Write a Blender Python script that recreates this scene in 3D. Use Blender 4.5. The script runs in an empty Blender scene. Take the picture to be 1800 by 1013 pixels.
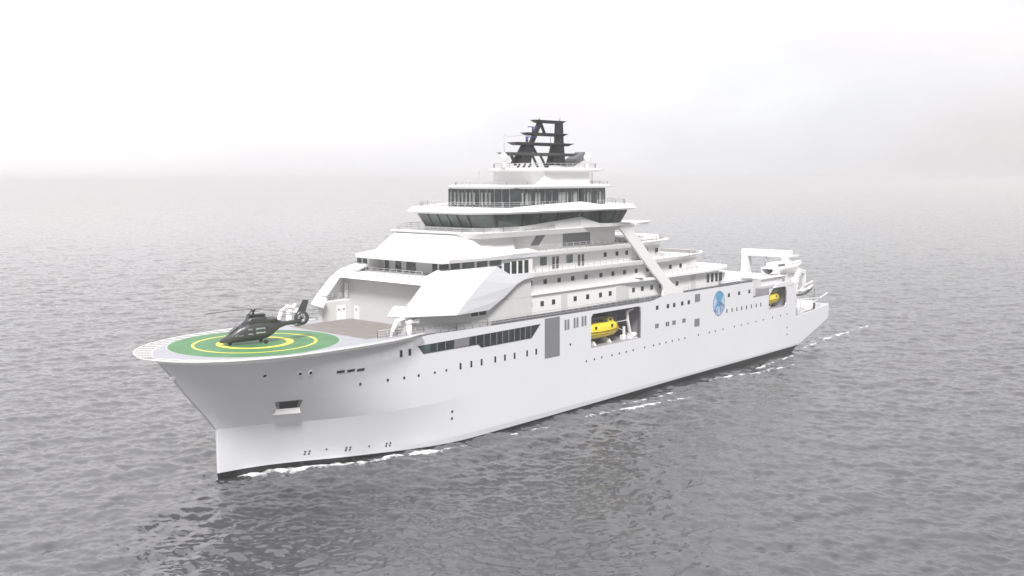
import bpy, math, random
import numpy as np
from mathutils import Vector
R = math.radians
random.seed(7)
sc = bpy.context.scene
col = sc.collection

# ------------------------------------------------------------------ hull form
WL = [(0, 0), (3, .35), (5.8, .9), (10.6, 2.5), (17, 5.4), (22, 7.3), (27, 9.0), (33, 10.4), (40, 11), (400, 11)]
KN = [(0, 0), (2, .6), (5, 1.7), (9, 3.9), (14, 6.7), (20, 9.1), (27, 10.6), (33, 11), (400, 11)]
TP = [(0, 0), (1.3, 1.9), (2.6, 3.5), (4.5, 5.4), (6.6, 7.1), (9, 8.7), (11.6, 9.9), (15, 10.7), (20, 11), (400, 11)]
STEM = [(-6, 1.5), (0, 0), (6.3, 0), (8.4, -1.5), (10.4, -3.15), (12.5, -4.8), (14.7, -6.3), (17.05, -8.2), (17.6, -8.5)]
ZK, ZT = 6.4, 17.3
def lerp_tab(t, v):
    for (a, fa), (b, fb) in zip(t, t[1:]):
        if v <= b:
            k = min(1, max(0, (v - a) / (b - a)))
            return fa + (fb - fa) * k
    return t[-1][1]
def smooth_tab(t, v):                       # monotone cubic through the table
    n = len(t)
    if v <= t[0][0]: return t[0][1]
    if v >= t[-1][0]: return t[-1][1]
    i = max(j for j in range(n - 1) if t[j][0] <= v)
    def sl(j): return (t[j+1][1] - t[j][1]) / (t[j+1][0] - t[j][0])
    def tg(j):
        if j == 0: return sl(0)
        if j == n - 1: return sl(n - 2)
        a, b = sl(j - 1), sl(j)
        return 0 if a * b <= 0 else 2 * a * b / (a + b)
    h = t[i+1][0] - t[i][0]; s = (v - t[i][0]) / h
    return ((2*s**3-3*s*s+1)*t[i][1] + (s**3-2*s*s+s)*h*tg(i) + (-2*s**3+3*s*s)*t[i+1][1] + (s**3-s*s)*h*tg(i+1))
def stem_x(z): return lerp_tab(STEM, z)
def half_b(x, z):
    d = x - stem_x(z)
    if d <= 0: return 0
    if z <= ZK:
        k = max(0, min(1, z / ZK)); b = smooth_tab(WL, d) * (1 - k) + smooth_tab(KN, d) * k
        if z < 0: b *= max(0, 1 + z * .02)
    else:
        k = min(1, (z - ZK) / (ZT - ZK)); k = k ** .9
        b = smooth_tab(KN, d) * (1 - k) + smooth_tab(TP, d) * k
    if x > 138: b -= .9 * ((x - 138) / 33) ** 2
    return b
# the ship is built level and trimmed a little by the bow afterwards
TRIM = .006
def M(x, z): return z - TRIM * (x - 60)
# HULLFORM-END

# ------------------------------------------------------------------ materials
def new_mat(name):
    m = bpy.data.materials.new(name); m.use_nodes = True
    return m, m.node_tree, m.node_tree.nodes['Principled BSDF']
def paint(name, c, rough=.4, var=.04, scale=.6, metal=0., spec=.5, bump=0.):
    m, nt, p = new_mat(name)
    tc = nt.nodes.new('ShaderNodeTexCoord'); n = nt.nodes.new('ShaderNodeTexNoise')
    n.inputs['Scale'].default_value = scale; n.inputs['Detail'].default_value = 5
    nt.links.new(tc.outputs['Object'], n.inputs['Vector'])
    r = nt.nodes.new('ShaderNodeValToRGB')
    r.color_ramp.elements[0].position = .3; r.color_ramp.elements[1].position = .7
    r.color_ramp.elements[0].color = (*[max(0, v * (1 - var)) for v in c], 1)
    r.color_ramp.elements[1].color = (*[min(1, v * (1 + var)) for v in c], 1)
    nt.links.new(n.outputs['Fac'], r.inputs['Fac']); nt.links.new(r.outputs['Color'], p.inputs['Base Color'])
    p.inputs['Roughness'].default_value = rough; p.inputs['Metallic'].default_value = metal
    p.inputs['Specular IOR Level'].default_value = spec
    if bump:
        b = nt.nodes.new('ShaderNodeBump'); b.inputs['Strength'].default_value = bump; b.inputs['Distance'].default_value = .03
        nt.links.new(n.outputs['Fac'], b.inputs['Height']); nt.links.new(b.outputs['Normal'], p.inputs['Normal'])
    return m
def hull_paint():
    m, nt, p = new_mat('hull_paint')
    g = nt.nodes.new('ShaderNodeTexCoord')
    n = nt.nodes.new('ShaderNodeTexNoise'); n.inputs['Scale'].default_value = .12; n.inputs['Detail'].default_value = 6
    nt.links.new(g.outputs['Object'], n.inputs['Vector'])
    r = nt.nodes.new('ShaderNodeValToRGB')
    r.color_ramp.elements[0].color = (.69, .695, .735, 1); r.color_ramp.elements[1].color = (.715, .72, .76, 1)
    nt.links.new(n.outputs['Fac'], r.inputs['Fac'])
    # plate seams, very faint
    br = nt.nodes.new('ShaderNodeTexBrick'); br.inputs['Scale'].default_value = 1
    br.inputs['Brick Width'].default_value = 9; br.inputs['Row Height'].default_value = 2.6
    br.inputs['Mortar Size'].default_value = .02; br.inputs['Mortar Smooth'].default_value = 1
    sp = nt.nodes.new('ShaderNodeSeparateXYZ'); cb = nt.nodes.new('ShaderNodeCombineXYZ')
    nt.links.new(g.outputs['Object'], sp.inputs[0]); nt.links.new(sp.outputs['X'], cb.inputs['X']); nt.links.new(sp.outputs['Z'], cb.inputs['Y'])
    nt.links.new(cb.outputs[0], br.inputs['Vector'])
    bp = nt.nodes.new('ShaderNodeBump'); bp.inputs['Strength'].default_value = .25; bp.inputs['Distance'].default_value = .02; bp.invert = True
    nt.links.new(br.outputs['Fac'], bp.inputs['Height']); nt.links.new(bp.outputs['Normal'], p.inputs['Normal'])
    # black boot topping below the line
    mt = nt.nodes.new('ShaderNodeMath'); mt.operation = 'LESS_THAN'
    at = nt.nodes.new('ShaderNodeAttribute'); at.attribute_name = 'boot'
    mt.inputs[0].default_value = .5
    nt.links.new(at.outputs['Fac'], mt.inputs[1])
    mx = nt.nodes.new('ShaderNodeMix'); mx.data_type = 'RGBA'
    nt.links.new(mt.outputs[0], mx.inputs['Factor']); nt.links.new(r.outputs['Color'], mx.inputs['A']); mx.inputs['B'].default_value = (.012, .013, .015, 1)
    nt.links.new(mx.outputs['Result'], p.inputs['Base Color'])
    p.inputs['Roughness'].default_value = .32; p.inputs['Specular IOR Level'].default_value = .4
    return m
def glass(name, c, rough=.06, blinds=False):
    m, nt, p = new_mat(name)
    p.inputs['Base Color'].default_value = (*c, 1); p.inputs['Roughness'].default_value = rough
    p.inputs['Specular IOR Level'].default_value = .6
    tc = nt.nodes.new('ShaderNodeTexCoord'); n = nt.nodes.new('ShaderNodeTexNoise'); n.inputs['Scale'].default_value = .35
    nt.links.new(tc.outputs['Object'], n.inputs['Vector'])
    r = nt.nodes.new('ShaderNodeValToRGB')
    r.color_ramp.elements[0].position = .35; r.color_ramp.elements[1].position = .65
    r.color_ramp.elements[0].color = (*[v * .6 for v in c], 1); r.color_ramp.elements[1].color = (*[v * 1.5 for v in c], 1)
    nt.links.new(n.outputs['Fac'], r.inputs['Fac']); nt.links.new(r.outputs['Color'], p.inputs['Base Color'])
    return m
MT = dict(
    white=paint('white_paint', (.80, .80, .80), .38, .015, .3),
    hull=hull_paint(),
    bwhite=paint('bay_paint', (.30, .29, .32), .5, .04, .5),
    grey=paint('grey_wall_paint', (.60, .60, .605), .5, .02, .3),
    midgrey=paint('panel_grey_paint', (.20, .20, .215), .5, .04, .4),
    deck=paint('deck_grey_paint', (.37, .37, .41), .65, .05, .5),
    teak=paint('teak_deck', (.22, .20, .19), .7, .12, .8),
    green=paint('helideck_green', (.080, .215, .092), .6, .14, .35),
    ring=paint('marking_yellow', (.80, .72, .10), .6, .06, 1.5),
    line=paint('marking_white', (.40, .46, .46), .6, .04, 1),
    black=paint('mast_black', (.014, .014, .018), .4, .2, 1),
    steel=paint('dark_steel', (.10, .10, .11), .45, .2, 1),
    rail=paint('rail_white', (.45, .45, .46), .4, .03, 1),
    net=paint('net_white', (.5, .5, .5), .6, .1, 3),
    glass=glass('dark_glass', (.018, .026, .028)),
    gglass=glass('green_tinted_glass', (.05, .075, .07)),
    lglass=glass('pale_glass', (.10, .13, .13), .12),
    port=glass('porthole_glass', (.05, .05, .055), .15),
    yellow=paint('lifeboat_yellow', (.82, .68, .035), .35, .05, 1.2),
    dyellow=paint('lifeboat_trim', (.35, .21, .02), .5, .05, 1.2),
    heli=paint('helicopter_grey', (.045, .046, .05), .33, .15, .8),
    rubber=paint('rubber', (.02, .02, .02), .8, .2, 4),
    cabin=glass('cabin_window', (.30, .37, .36), .1),
    curtain=paint('curtain_pale', (.26, .28, .275), .8, .1, 2),
    blue=paint('emblem_blue', (.09, .32, .52), .5, .25, .9),
    pblue=paint('emblem_pale_blue', (.36, .42, .58), .5, .35, 2.2),
    efield=paint('emblem_field_pale', (.46, .53, .67), .5, .25, 2.2),
    nblue=paint('emblem_navy', (.12, .15, .30), .5, .25, 1.1),
    radar=paint('radar_blue', (.05, .06, .22), .5, .1, 1),
)

# ------------------------------------------------------------------ mesh builder
class MB:
    def __init__(s): s.v = []; s.f = []; s.sm = []
    def add(s, vs, fs, smooth=False):
        o = len(s.v); s.v += [tuple(v) for v in vs]; s.f += [tuple(i + o for i in f) for f in fs]; s.sm += [smooth] * len(fs)
        return s
    def box(s, x0, x1, y0, y1, z0, z1):
        return s.add([(x, y, z) for z in (z0, z1) for x, y in ((x0, y0), (x1, y0), (x1, y1), (x0, y1))],
                     [(3, 2, 1, 0), (4, 5, 6, 7), (0, 1, 5, 4), (1, 2, 6, 5), (2, 3, 7, 6), (3, 0, 4, 7)])
    def tube(s, a, b, r, r2=None, n=6, smooth=True):
        a, b = Vector(a), Vector(b); d = (b - a)
        if d.length < 1e-6: return s
        d.normalize(); u = d.orthogonal().normalized(); w = d.cross(u); r2 = r if r2 is None else r2
        vs = [p + (u * math.cos(t) + w * math.sin(t)) * q for p, q in ((a, r), (b, r2)) for t in [i * 2 * math.pi / n for i in range(n)]]
        fs = [(i, (i + 1) % n, n + (i + 1) % n, n + i) for i in range(n)]
        o = len(s.v); s.add(vs, fs, smooth); s.add([], []); s.f += [tuple(o + i for i in reversed(range(n))), tuple(o + n + i for i in range(n))]; s.sm += [False, False]
        return s
    def beam(s, a, b, w, h):                # rectangular bar, w horizontal, h the other way
        a, b = Vector(a), Vector(b); d = (b - a).normalized(); up = Vector((0, 0, 1))
        if abs(d.z) > .95: up = Vector((1, 0, 0))
        u = d.cross(up).normalized() * w / 2; v = u.cross(d).normalized() * h / 2
        vs = [p + q for p in (a, b) for q in (-u - v, u - v, u + v, -u + v)]
        return s.add(vs, [(3, 2, 1, 0), (4, 5, 6, 7), (0, 1, 5, 4), (1, 2, 6, 5), (2, 3, 7, 6), (3, 0, 4, 7)])
    def path(s, pts, r, n=5):
        for a, b in zip(pts, pts[1:]): s.tube(a, b, r, n=n)
        return s
    def poly(s, pts, d):                    # closed outline (3D) extruded by vector d
        n = len(pts); d = Vector(d); a = [Vector(p) for p in pts]
        return s.add(a + [p + d for p in a], [tuple(reversed(range(n))), tuple(range(n, 2 * n))] + [(i, (i + 1) % n, n + (i + 1) % n, n + i) for i in range(n)])
    def rows(s, rws, closed=False, smooth=False, cap=(False, False)):
        n = len(rws[0]); vs = [p for r in rws for p in r]; fs = []
        for j in range(len(rws) - 1):
            for i in range(n if closed else n - 1):
                k = (i + 1) % n; fs.append((j * n + i, j * n + k, (j + 1) * n + k, (j + 1) * n + i))
        o = len(s.v); s.add(vs, fs, smooth); m = len(rws)
        if cap[0]: s.f.append(tuple(o + i for i in reversed(range(n)))); s.sm.append(False)
        if cap[1]: s.f.append(tuple(o + (m - 1) * n + i for i in range(n))); s.sm.append(False)
        return s
    def sphere(s, c, r, seg=14, rg=9, sz=1):
        c = Vector(c); rws = []
        for j in range(rg + 1):
            t = math.pi * j / rg; q = max(1e-3, math.sin(t))
            rws.append([c + Vector((r * q * math.cos(a), r * q * math.sin(a), -r * sz * math.cos(t))) for a in [i * 2 * math.pi / seg for i in range(seg)]])
        return s.rows(rws, True, True)
    def ring(s, c, r0, r1, z, n=96):
        vs = [(c[0] + r * math.cos(t), c[1] + r * math.sin(t), z) for r in (r0, r1) for t in [i * 2 * math.pi / n for i in range(n)]]
        if r0 <= 0: return s.add(vs[n:], [tuple(range(n))])
        return s.add(vs, [(i, n + i, n + (i + 1) % n, (i + 1) % n) for i in range(n)])
    def build(s, name, mat, parent=None, bevel=0, solid=0, off=-1):
        me = bpy.data.meshes.new(name); me.from_pydata(s.v, [], s.f); me.validate(); me.update()
        if len(me.polygons) == len(s.sm): me.polygons.foreach_set('use_smooth', s.sm)
        me.materials.append(MT[mat] if isinstance(mat, str) else mat)
        o = bpy.data.objects.new(name, me); col.objects.link(o)
        if parent: o.parent = parent
        if solid:
            md = o.modifiers.new('solid', 'SOLIDIFY'); md.thickness = solid; md.offset = off
        if bevel:
            md = o.modifiers.new('bevel', 'BEVEL'); md.width = bevel; md.segments = 2; md.limit_method = 'ANGLE'; md.angle_limit = R(35)
        return o
def empty(name, loc=(0, 0, 0), rz=0, parent=None):
    o = bpy.data.objects.new(name, None); col.objects.link(o); o.location = loc; o.rotation_euler.z = rz; o.empty_display_size = 1
    if parent: o.parent = parent
    return o
def tag(o, label=None, cat=None, group=None, kind=None):
    if label: o['label'] = label
    if cat: o['category'] = cat
    if group: o['group'] = group
    if kind: o['kind'] = kind
    return o
def full(half):                             # half outline bow to stern (y>=0) -> closed loop
    port = [(x, -y) for x, y in half]; star = [(x, y) for x, y in reversed(half) if y > 1e-4]
    if abs(half[0][1]) < 1e-4: pass
    return port + star
def slab(name, half, z0, z1, mat, parent, bevel=.05, half_top=None):
    a = full(half); b = full(half_top or half)
    return MB().rows([[(x, y, z0) for x, y in a], [(x, y, z1) for x, y in b]], True, cap=(True, True)).build(name, mat, parent, bevel)
def tube_rail(name, pts, parent, h=1.05, bars=3, post=1.8, r=.035, mat='rail'):
    m = MB()
    for k in range(bars):
        z = h * (k + 1) / bars
        m.path([(p[0], p[1], p[2] + z) for p in pts], r if k < bars - 1 else r * 1.35, 4)
    for a, b in zip(pts, pts[1:]):
        a, b = Vector(a), Vector(b); L = (b - a).length; n = max(1, round(L / post))
        for i in range(n + 1):
            p = a.lerp(b, i / n); m.tube(p, p + Vector((0, 0, h)), r * 1.2, n=4)
    return m.build(name, mat, parent)
def arc(x0, y0, x1, y1, bulge, n=8):        # quarter-ellipse-like curve helper
    out = []
    for i in range(n + 1):
        t = i / n * math.pi / 2
        out.append((x0 + (x1 - x0) * math.sin(t), y0 + (y1 - y0) * (1 - math.cos(t))) if bulge else (x1 + (x0 - x1) * math.cos(t), y0 + (y1 - y0) * math.sin(t)))
    return out
def pane(parent, x, z, w, h, y, name='window', mat='port', th=.06, sl=0.):
    # flat pane on a port-side wall facing -y with a pale frame round it
    m = MB(); m.box(x - w / 2, x + w / 2, y - th, y + .05, z - h / 2, z + h / 2)
    return m.build(name, mat, parent)

# ------------------------------------------------------------------ the ship
ship = empty('research_ship', (60, 0, 0))
ship.rotation_euler.y = -math.atan(TRIM)
tag(ship, 'long white research ship with helideck on the bow and black lattice mast', 'ship')
S0 = empty  # alias
OFF = Vector((-60, 0, 0))
_build = MB.build
def build2(s, name, mat, parent=None, *a, **k):
    o = _build(s, name, mat, parent, *a, **k)
    return o
# every ship part is modelled in ship coordinates; shift the mesh once into the root's frame
parts_before = set(bpy.data.objects)

TOPX = [(-9, 17.6), (20, 17.55), (30, 17.12), (43, 16.95), (85, 16.62), (92.99, 16.62), (93, 17.28), (129.6, 17.1)]
ROWZ = [-3.2, -1.6, -.6, .3, 1.5, 3, 4.4, 5.3, 6.4, 6.85, 8, 9.83, 10.1, 12, 13.6, 14.9, 16.05]
fore = [0, .35, .8, 1.4, 2.2, 3.2, 4.4, 5.8, 7.4, 9.2, 11.2, 13.4, 15.8, 18.4, 21.2, 24.2, 27.4, 30.8, 34.4]
COLX = [38, 43, 50, 57, 64, 69.9, 78, 85.6, 89, 93, 101, 110, 120, 129.6, 136.9, 139.2, 144.3, 145.7, 151, 156, 161, 166, 171]
def stern_x(z): return lerp_tab([(-3.2, 148), (-.6, 151.5), (.6, 155.5), (4.4, 170.2), (5.3, 171), (20, 171)], z)
def boot_z(x): return lerp_tab([(0, .25), (8, .1), (20, -.2), (35, -.62), (60, -.55), (100, -.25), (140, -.15), (171, -.1)], x)
def hull_pt(z, j, side):
    if j < len(fore):
        sx = stem_x(z); d = fore[j]; x = sx + d * (38 - sx) / 38. * (1 if True else 0)
    else:
        x = COLX[j - len(fore)]
        if x > 145.7:
            e = stern_x(z); x = 145.7 + (x - 145.7) * (e - 145.7) / (171 - 145.7)
    return (x, side * half_b(x, z), z)
def build_hull():
    nj = len(fore) + len(COLX); xs = None
    m = MB(); boots = []
    for side in (-1, 1):
        grid = []
        for i, z in enumerate(ROWZ): grid.append([hull_pt(z, j, side) for j in range(nj)])
        # snap one row near the boot line is done by shading; top row follows the sheer
        top = []
        for j in range(nj):
            x = hull_pt(17.0, j, side)[0]
            zt = lerp_tab(TOPX, x) if x < 129.7 else 15.5
            q = hull_pt(zt, j, side); top.append((q[0], q[1], zt))
        grid.append(top); n = len(grid)
        base = len(m.v)
        m.v += [p for r in grid for p in r]
        for i in range(n - 1):
            for j in range(nj - 1):
                xa = grid[min(i, n - 2)][j][0]; xb = grid[min(i, n - 2)][j + 1][0]; xc = (xa + xb) / 2; za = grid[i][j][2]; zb = grid[i + 1][j + 1][2]; zc = (za + zb) / 2
                if 69.9 < xc < 85.6 and 9.83 < zc < 16.05: continue
                if 136.9 < xc < 145.7 and 10.1 < zc < 14.9: continue
                if 129.6 < xc < 136.9 and zc > 13.6: continue
                if 136.9 < xc < 151 and zc > 14.95 and i < n - 2: continue
                if 136.9 < xc < 151 and i == n - 2: continue
                if j >= len(fore) + COLX.index(151) and zc > 6.85: continue
                f = (base + i * nj + j, base + i * nj + j + 1, base + (i + 1) * nj + j + 1, base + (i + 1) * nj + j)
                m.f.append(f if side < 0 else f[::-1]); m.sm.append(xc < 60)
    # bottom and transom
    nb = len(m.v) // 2
    for j in range(nj - 1): m.f.append((j + 1, j, nb + j, nb + j + 1)); m.sm.append(False)
    for i in range(len(ROWZ)):
        if ROWZ[i] >= 6.85: break
        a = i * nj + nj - 1; m.f.append((a, nb + a, nb + a + nj, a + nj)); m.sm.append(False)
    return m
hm = build_hull(); hull = hm.build('hull', 'hull', ship)
me = hull.data; at = me.attributes.new('boot', 'FLOAT', 'POINT')
# split the boot line with real vertices: bisect every face crossing it
import bmesh
bm = bmesh.new(); bm.from_mesh(me)
bmesh.ops.remove_doubles(bm, verts=bm.verts, dist=.002)
lay = bm.verts.layers.float.get('boot')
for k in range(3):
    edges = [e for e in bm.edges if any(v.co.z < 2.2 for v in e.verts) and any(v.co.z > -2 for v in e.verts)]
bmesh.ops.subdivide_edges(bm, edges=[e for e in bm.edges if all(-1.7 < v.co.z < 1.6 for v in e.verts) and abs(e.verts[0].co.z - e.verts[1].co.z) > .3], cuts=5)
for e in bm.edges:
    if all(abs(v.co.z - 6.4) < .02 for v in e.verts): e.smooth = False
for v in bm.verts: v[lay] = .5 + (boot_z(v.co.x) - v.co.z) * .4
bm.to_mesh(me); bm.free()
# stern bulwark rising aft, upper frame above the aft boat opening
for s in (-1, 1):
    m = MB()
    xs = [150.9, 156, 161, 166, 171]
    lo = [(x, s * half_b(x, 6.85), 6.85) for x in xs]; hi = [(x, s * half_b(x, 7.5), 6.85 + (x - 150.9) / 20.1 * 1.35) for x in xs]
    ins = lambda r: [(x, y - s * .25, z) for x, y, z in r]
    m.rows([lo, hi, ins(hi), ins(lo)], True if False else False)
    m.build('stern_bulwark', 'hull', ship)
    # frame over the bay: raised top edge with sloping ends
    y = s * 11.0; f = MB()
    f.poly([(136.9, y, 14.9), (138.9, y, 14.9), (139.6, y, 15.02), (144.1, y, 15.02), (145.7, y, 14.9), (151, s * 10.9, 14.9), (150.2, s * 10.9, 12.2)][:0] or
           [(139.2, y, 14.903), (144.3, y, 14.903), (145.7, y, 14.903), (149.2, y, 14.903), (147.6, y, 15.75), (144.8, y, 16.0), (141, y, 15.7)], (0, -s * .35, 0))
    f.build('bay_frame', 'hull', ship)
MB().rows([[(171, -10.1, 6.85), (171, 10.1, 6.85)], [(171, -10.1, 8.2), (171, 10.1, 8.2)]]).build('transom_bulwark', 'hull', ship, solid=.25)
# corner fillets that round the boat openings (port and starboard)
def fillet(cx, cz, dx, dz, r, y, th):
    pts = [(cx, y, cz)]
    for i in range(7):
        t = i / 6 * math.pi / 2; pts.append((cx + dx * r * (1 - math.sin(t)), y, cz + dz * r * (1 - math.cos(t))))
    MB().poly(pts, (0, th, 0)).build('opening_corner', 'hull', ship)
for s in (-1, 1):
    y = s * 10.99
    for cx, dx in ((69.9, 1), (85.6, -1)): fillet(cx, 16.05, dx, -1, .9, y, -s * .3)
    fillet(145.7, 14.9, -1, -1, 1.0, y, -s * .3); fillet(145.7, 10.1, -1, 1, .9, y, -s * .3)
    MB().poly([(136.9, y, 14.9), (139.0, y, 14.9), (136.9, y, 13.2)], (0, -s * .3, 0)).build('opening_corner', 'hull', ship)
# recesses behind the openings
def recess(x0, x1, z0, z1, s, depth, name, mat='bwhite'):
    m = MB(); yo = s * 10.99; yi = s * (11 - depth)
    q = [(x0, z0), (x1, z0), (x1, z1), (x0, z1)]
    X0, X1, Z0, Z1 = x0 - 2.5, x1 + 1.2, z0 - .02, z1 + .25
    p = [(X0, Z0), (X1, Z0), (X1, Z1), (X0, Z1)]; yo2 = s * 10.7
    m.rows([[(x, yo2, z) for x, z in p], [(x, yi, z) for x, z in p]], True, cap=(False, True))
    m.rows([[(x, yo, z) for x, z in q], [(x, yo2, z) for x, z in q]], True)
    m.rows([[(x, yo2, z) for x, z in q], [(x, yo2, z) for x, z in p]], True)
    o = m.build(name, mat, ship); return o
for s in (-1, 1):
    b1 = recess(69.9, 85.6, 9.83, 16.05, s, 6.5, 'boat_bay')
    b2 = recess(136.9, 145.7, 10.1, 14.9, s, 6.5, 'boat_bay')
    if s < 0:
        bayf, baya = b1, b2
# fittings inside the forward bay: davit arms, cradle, bollard drum, back wall frames
m = MB()
m.beam((84.0, -9.8, 9.9), (82.9, -9.8, 13.4), .45, .45); m.beam((82.9, -9.8, 13.3), (82.7, -9.8, 15.3), .4, .4); m.beam((82.6, -9.8, 15.2), (84.9, -9.6, 15.45), .35, .35)
m.build('davit', 'white', bayf, .05)
m = MB(); m.tube((79.6, -8.6, 13.2), (82.8, -9.7, 13.5), .11); m.tube((79.6, -8.6, 12.9), (82.8, -9.7, 11.0), .05); m.build('davit_strut', 'white', bayf)
m = MB(); m.tube((83.6, -9.9, 10.35), (85.3, -9.9, 10.45), .55, n=14); m.tube((83.5, -9.9, 10.35), (83.6, -9.9, 10.35), .75, n=14); m.box(83.2, 85.5, -10.3, -9.4, 9.83, 10.0); m.build('winch_drum', 'white', bayf)
m = MB(); m.box(81.3, 82.4, -9.9, -9.1, 9.83, 10.7); m.box(81.9, 82.3, -9.7, -9.3, 10.7, 12.3); m.build('winch_motor', 'white', bayf, .04)
for xx in (72.5, 77.2): MB().poly([(xx, -10, 9.84), (xx, -7.4, 9.84), (xx, -7.9, 10.5), (xx, -8.5, 10.75), (xx, -9.5, 10.5)], (.35, 0, 0)).build('boat_cradle', 'white', bayf)
m = MB()
for xx in (70.5, 74.5, 78.5, 82.5, 86): m.box(xx - .12, xx + .12, -4.75, -4.52, 9.9, 16.2)
m.box(67.5, 86.7, -4.8, -4.55, 13.6, 13.85); m.build('bulkhead_frames', 'grey', bayf)
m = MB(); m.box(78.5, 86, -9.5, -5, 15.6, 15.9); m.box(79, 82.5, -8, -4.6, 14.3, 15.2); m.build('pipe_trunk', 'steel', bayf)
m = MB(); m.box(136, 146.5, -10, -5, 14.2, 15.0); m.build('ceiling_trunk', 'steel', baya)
m = MB(); m.beam((137.5, -9.5, 10.2), (141, -8.5, 11.0), .3, .3); m.beam((140, -9.5, 10.2), (143, -8.5, 11.0), .3, .3); m.build('boat_cradle', 'white', baya)

# hull openings in rows --------------------------------------------------------
def hull_disc(parent, x, z, r, name, mat, proud=.04, hh=None, ww=None, side=-1, n=12):
    """porthole or slot pane following the plating"""
    def P(dx, dz, off):
        b = half_b(x + dx, z + dz); e = .05
        nx = -(half_b(x + dx + e, z + dz) - half_b(x + dx - e, z + dz)) / (2 * e); nz = -(half_b(x + dx, z + dz + e) - half_b(x + dx, z + dz - e)) / (2 * e)
        v = Vector((nx, 1, nz)).normalized() * off
        return (x + dx + v.x, side * (b + v.y), z + dz + v.z)
    if hh is None: sh = [(r * math.cos(t), r * math.sin(t)) for t in [i * 2 * math.pi / n for i in range(n)]]
    else: sh = [(-ww, -hh), (ww, -hh), (ww, hh), (-ww, hh)]
    a = [P(dx, dz, proud) for dx, dz in sh]; b = [P(dx, dz, -.12) for dx, dz in sh]; k = len(sh)
    m = MB(); m.add(a + b, [tuple(range(k)), tuple(range(2 * k - 1, k - 1, -1))] + [(i, k + i, k + (i + 1) % k, (i + 1) % k) for i in range(k)])
    return m.build(name, mat, parent)
HP = lambda l, r, **k: [hull_disc(hull, x, M(x, z), r, 'porthole', 'port', **k) for x, z in l]
for x, z in [(17.18, 11.48), (21.88, 11.41), (24.91, 11.3), (27.71, 11.24), (31.02, 11.18), (33.43, 11.17)]:
    hull_disc(hull, x, z, .2, 'porthole', 'port')
for x, z in [(68.53, 7.72), (70.89, 7.75), (73.12, 7.8), (76.28, 7.8), (78.61, 7.84), (80.8, 7.87), (83.03, 7.91), (86.95, 7.95), (89.95, 7.98), (92.14, 8.02), (94.37, 8.04), (96.64, 8.06), (99.05, 8.07), (101.29, 8.11), (106.54, 8.16), (110.85, 8.2), (113.28, 8.23), (116.47, 8.28), (121.34, 8.32), (124.34, 8.34), (127.39, 8.38), (131.04, 8.42), (134.5, 8.47), (138.88, 8.52), (142.81, 8.6), (146.26, 8.66)]:
    hull_disc(hull, x, M(x, z), .2, 'porthole', 'port')
for x, z in [(63.9, 11.34), (34.72, 4.27), (34.71, 3.18), (146.47, 5.35), (146.57, 3.69)]:
    hull_disc(hull, x, M(x, z), .22, 'porthole', 'port')
for x in (36.53, 38.94, 41.28, 44.48, 46.8, 49.17, 52.31, 54.66):
    hull_disc(hull, x, M(x, 11.24), 0, 'window', 'glass', hh=.5, ww=.2)
for x in (24.3, 25.98): hull_disc(hull, x, M(x, 14.8), 0, 'window', 'glass', hh=.5, ww=.24)
for x in (62.43, 63.22, 64.98, 65.79, 67.26, 68.09):
    z0, z1 = (14.05 + (x - 62.4) * .035, 15.85 + (x - 62.4) * .03)
    hull_disc(hull, x + .1, M(x, (z0 + z1) / 2), 0, 'window', 'midgrey', hh=(z1 - z0) / 2, ww=.27)
for x, z in [(91.06, 15.34), (94.87, 15.3), (97.14, 15.32), (100.08, 15.37), (102.55, 15.4), (118.68, 15.5), (123.11, 15.56), (127.67, 15.58)]:
    hull_disc(hull, x, M(x, z), 0, 'window', 'glass', hh=.4, ww=.42)
for x, z in [(91.04, 11.73), (94.77, 11.73), (97.15, 11.74), (100.84, 11.77)]:
    for k in (-.33, .33): hull_disc(hull, x + k, M(x, z), 0, 'window', 'port', hh=.42, ww=.22)
for x, z in [(105.9, 16.0), (105.85, 10.85)]: hull_disc(hull, x, M(x, z), 0, 'vent_grille', 'midgrey', hh=.8, ww=.98)
for x in (117.99, 120.18, 122.28, 124.4, 126.56, 128.75, 130.98, 133.1): hull_disc(hull, x, M(x, 12.11), 0, 'window', 'port', hh=.42, ww=.2)
hull_disc(hull, 58.9, M(58.9, 13.2), 0, 'side_door', 'midgrey', hh=3.45, ww=2.0, proud=.06)
# long strip window in the topsides
gz = lambda x, z: (x, -11.07, M(x, z))
m = MB(); m.poly([gz(27.6, 15.5), gz(28.7, 14.2), gz(40.5, 14.2), gz(41.2, 13.62), gz(53.4, 13.72), gz(55.7, 15.85)], (0, .2, 0)); strip = m.build('strip_window', 'glass', hull)
for x in (31.5, 33.3, 35.2, 38.4, 40.0, 41.8, 43.3, 44.8, 46.2, 47.7, 49.1, 50.5, 51.8, 53.2):
    zb = 14.28 if x < 40.6 else 13.74
    MB().box(x - .07, x + .07, -11.10, -11.05, M(x, zb), M(x, 15.45 + (x - 28) * .012)).build('mullion', 'midgrey', strip)
m = MB(); m.box(35.3, 38.3, -11.11, -11.05, M(36, 14.28), M(36, 15.58)); m.build('blank_panel', 'midgrey', strip)
m = MB(); m.poly([(x, -11.095, z) for x, _, z in (gz(27.75, 15.42), gz(28.8, 14.28), gz(30.0, 14.28), gz(30.0, 15.45))], (0, .05, 0)); m.build('end_pane', 'gglass', strip)

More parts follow.
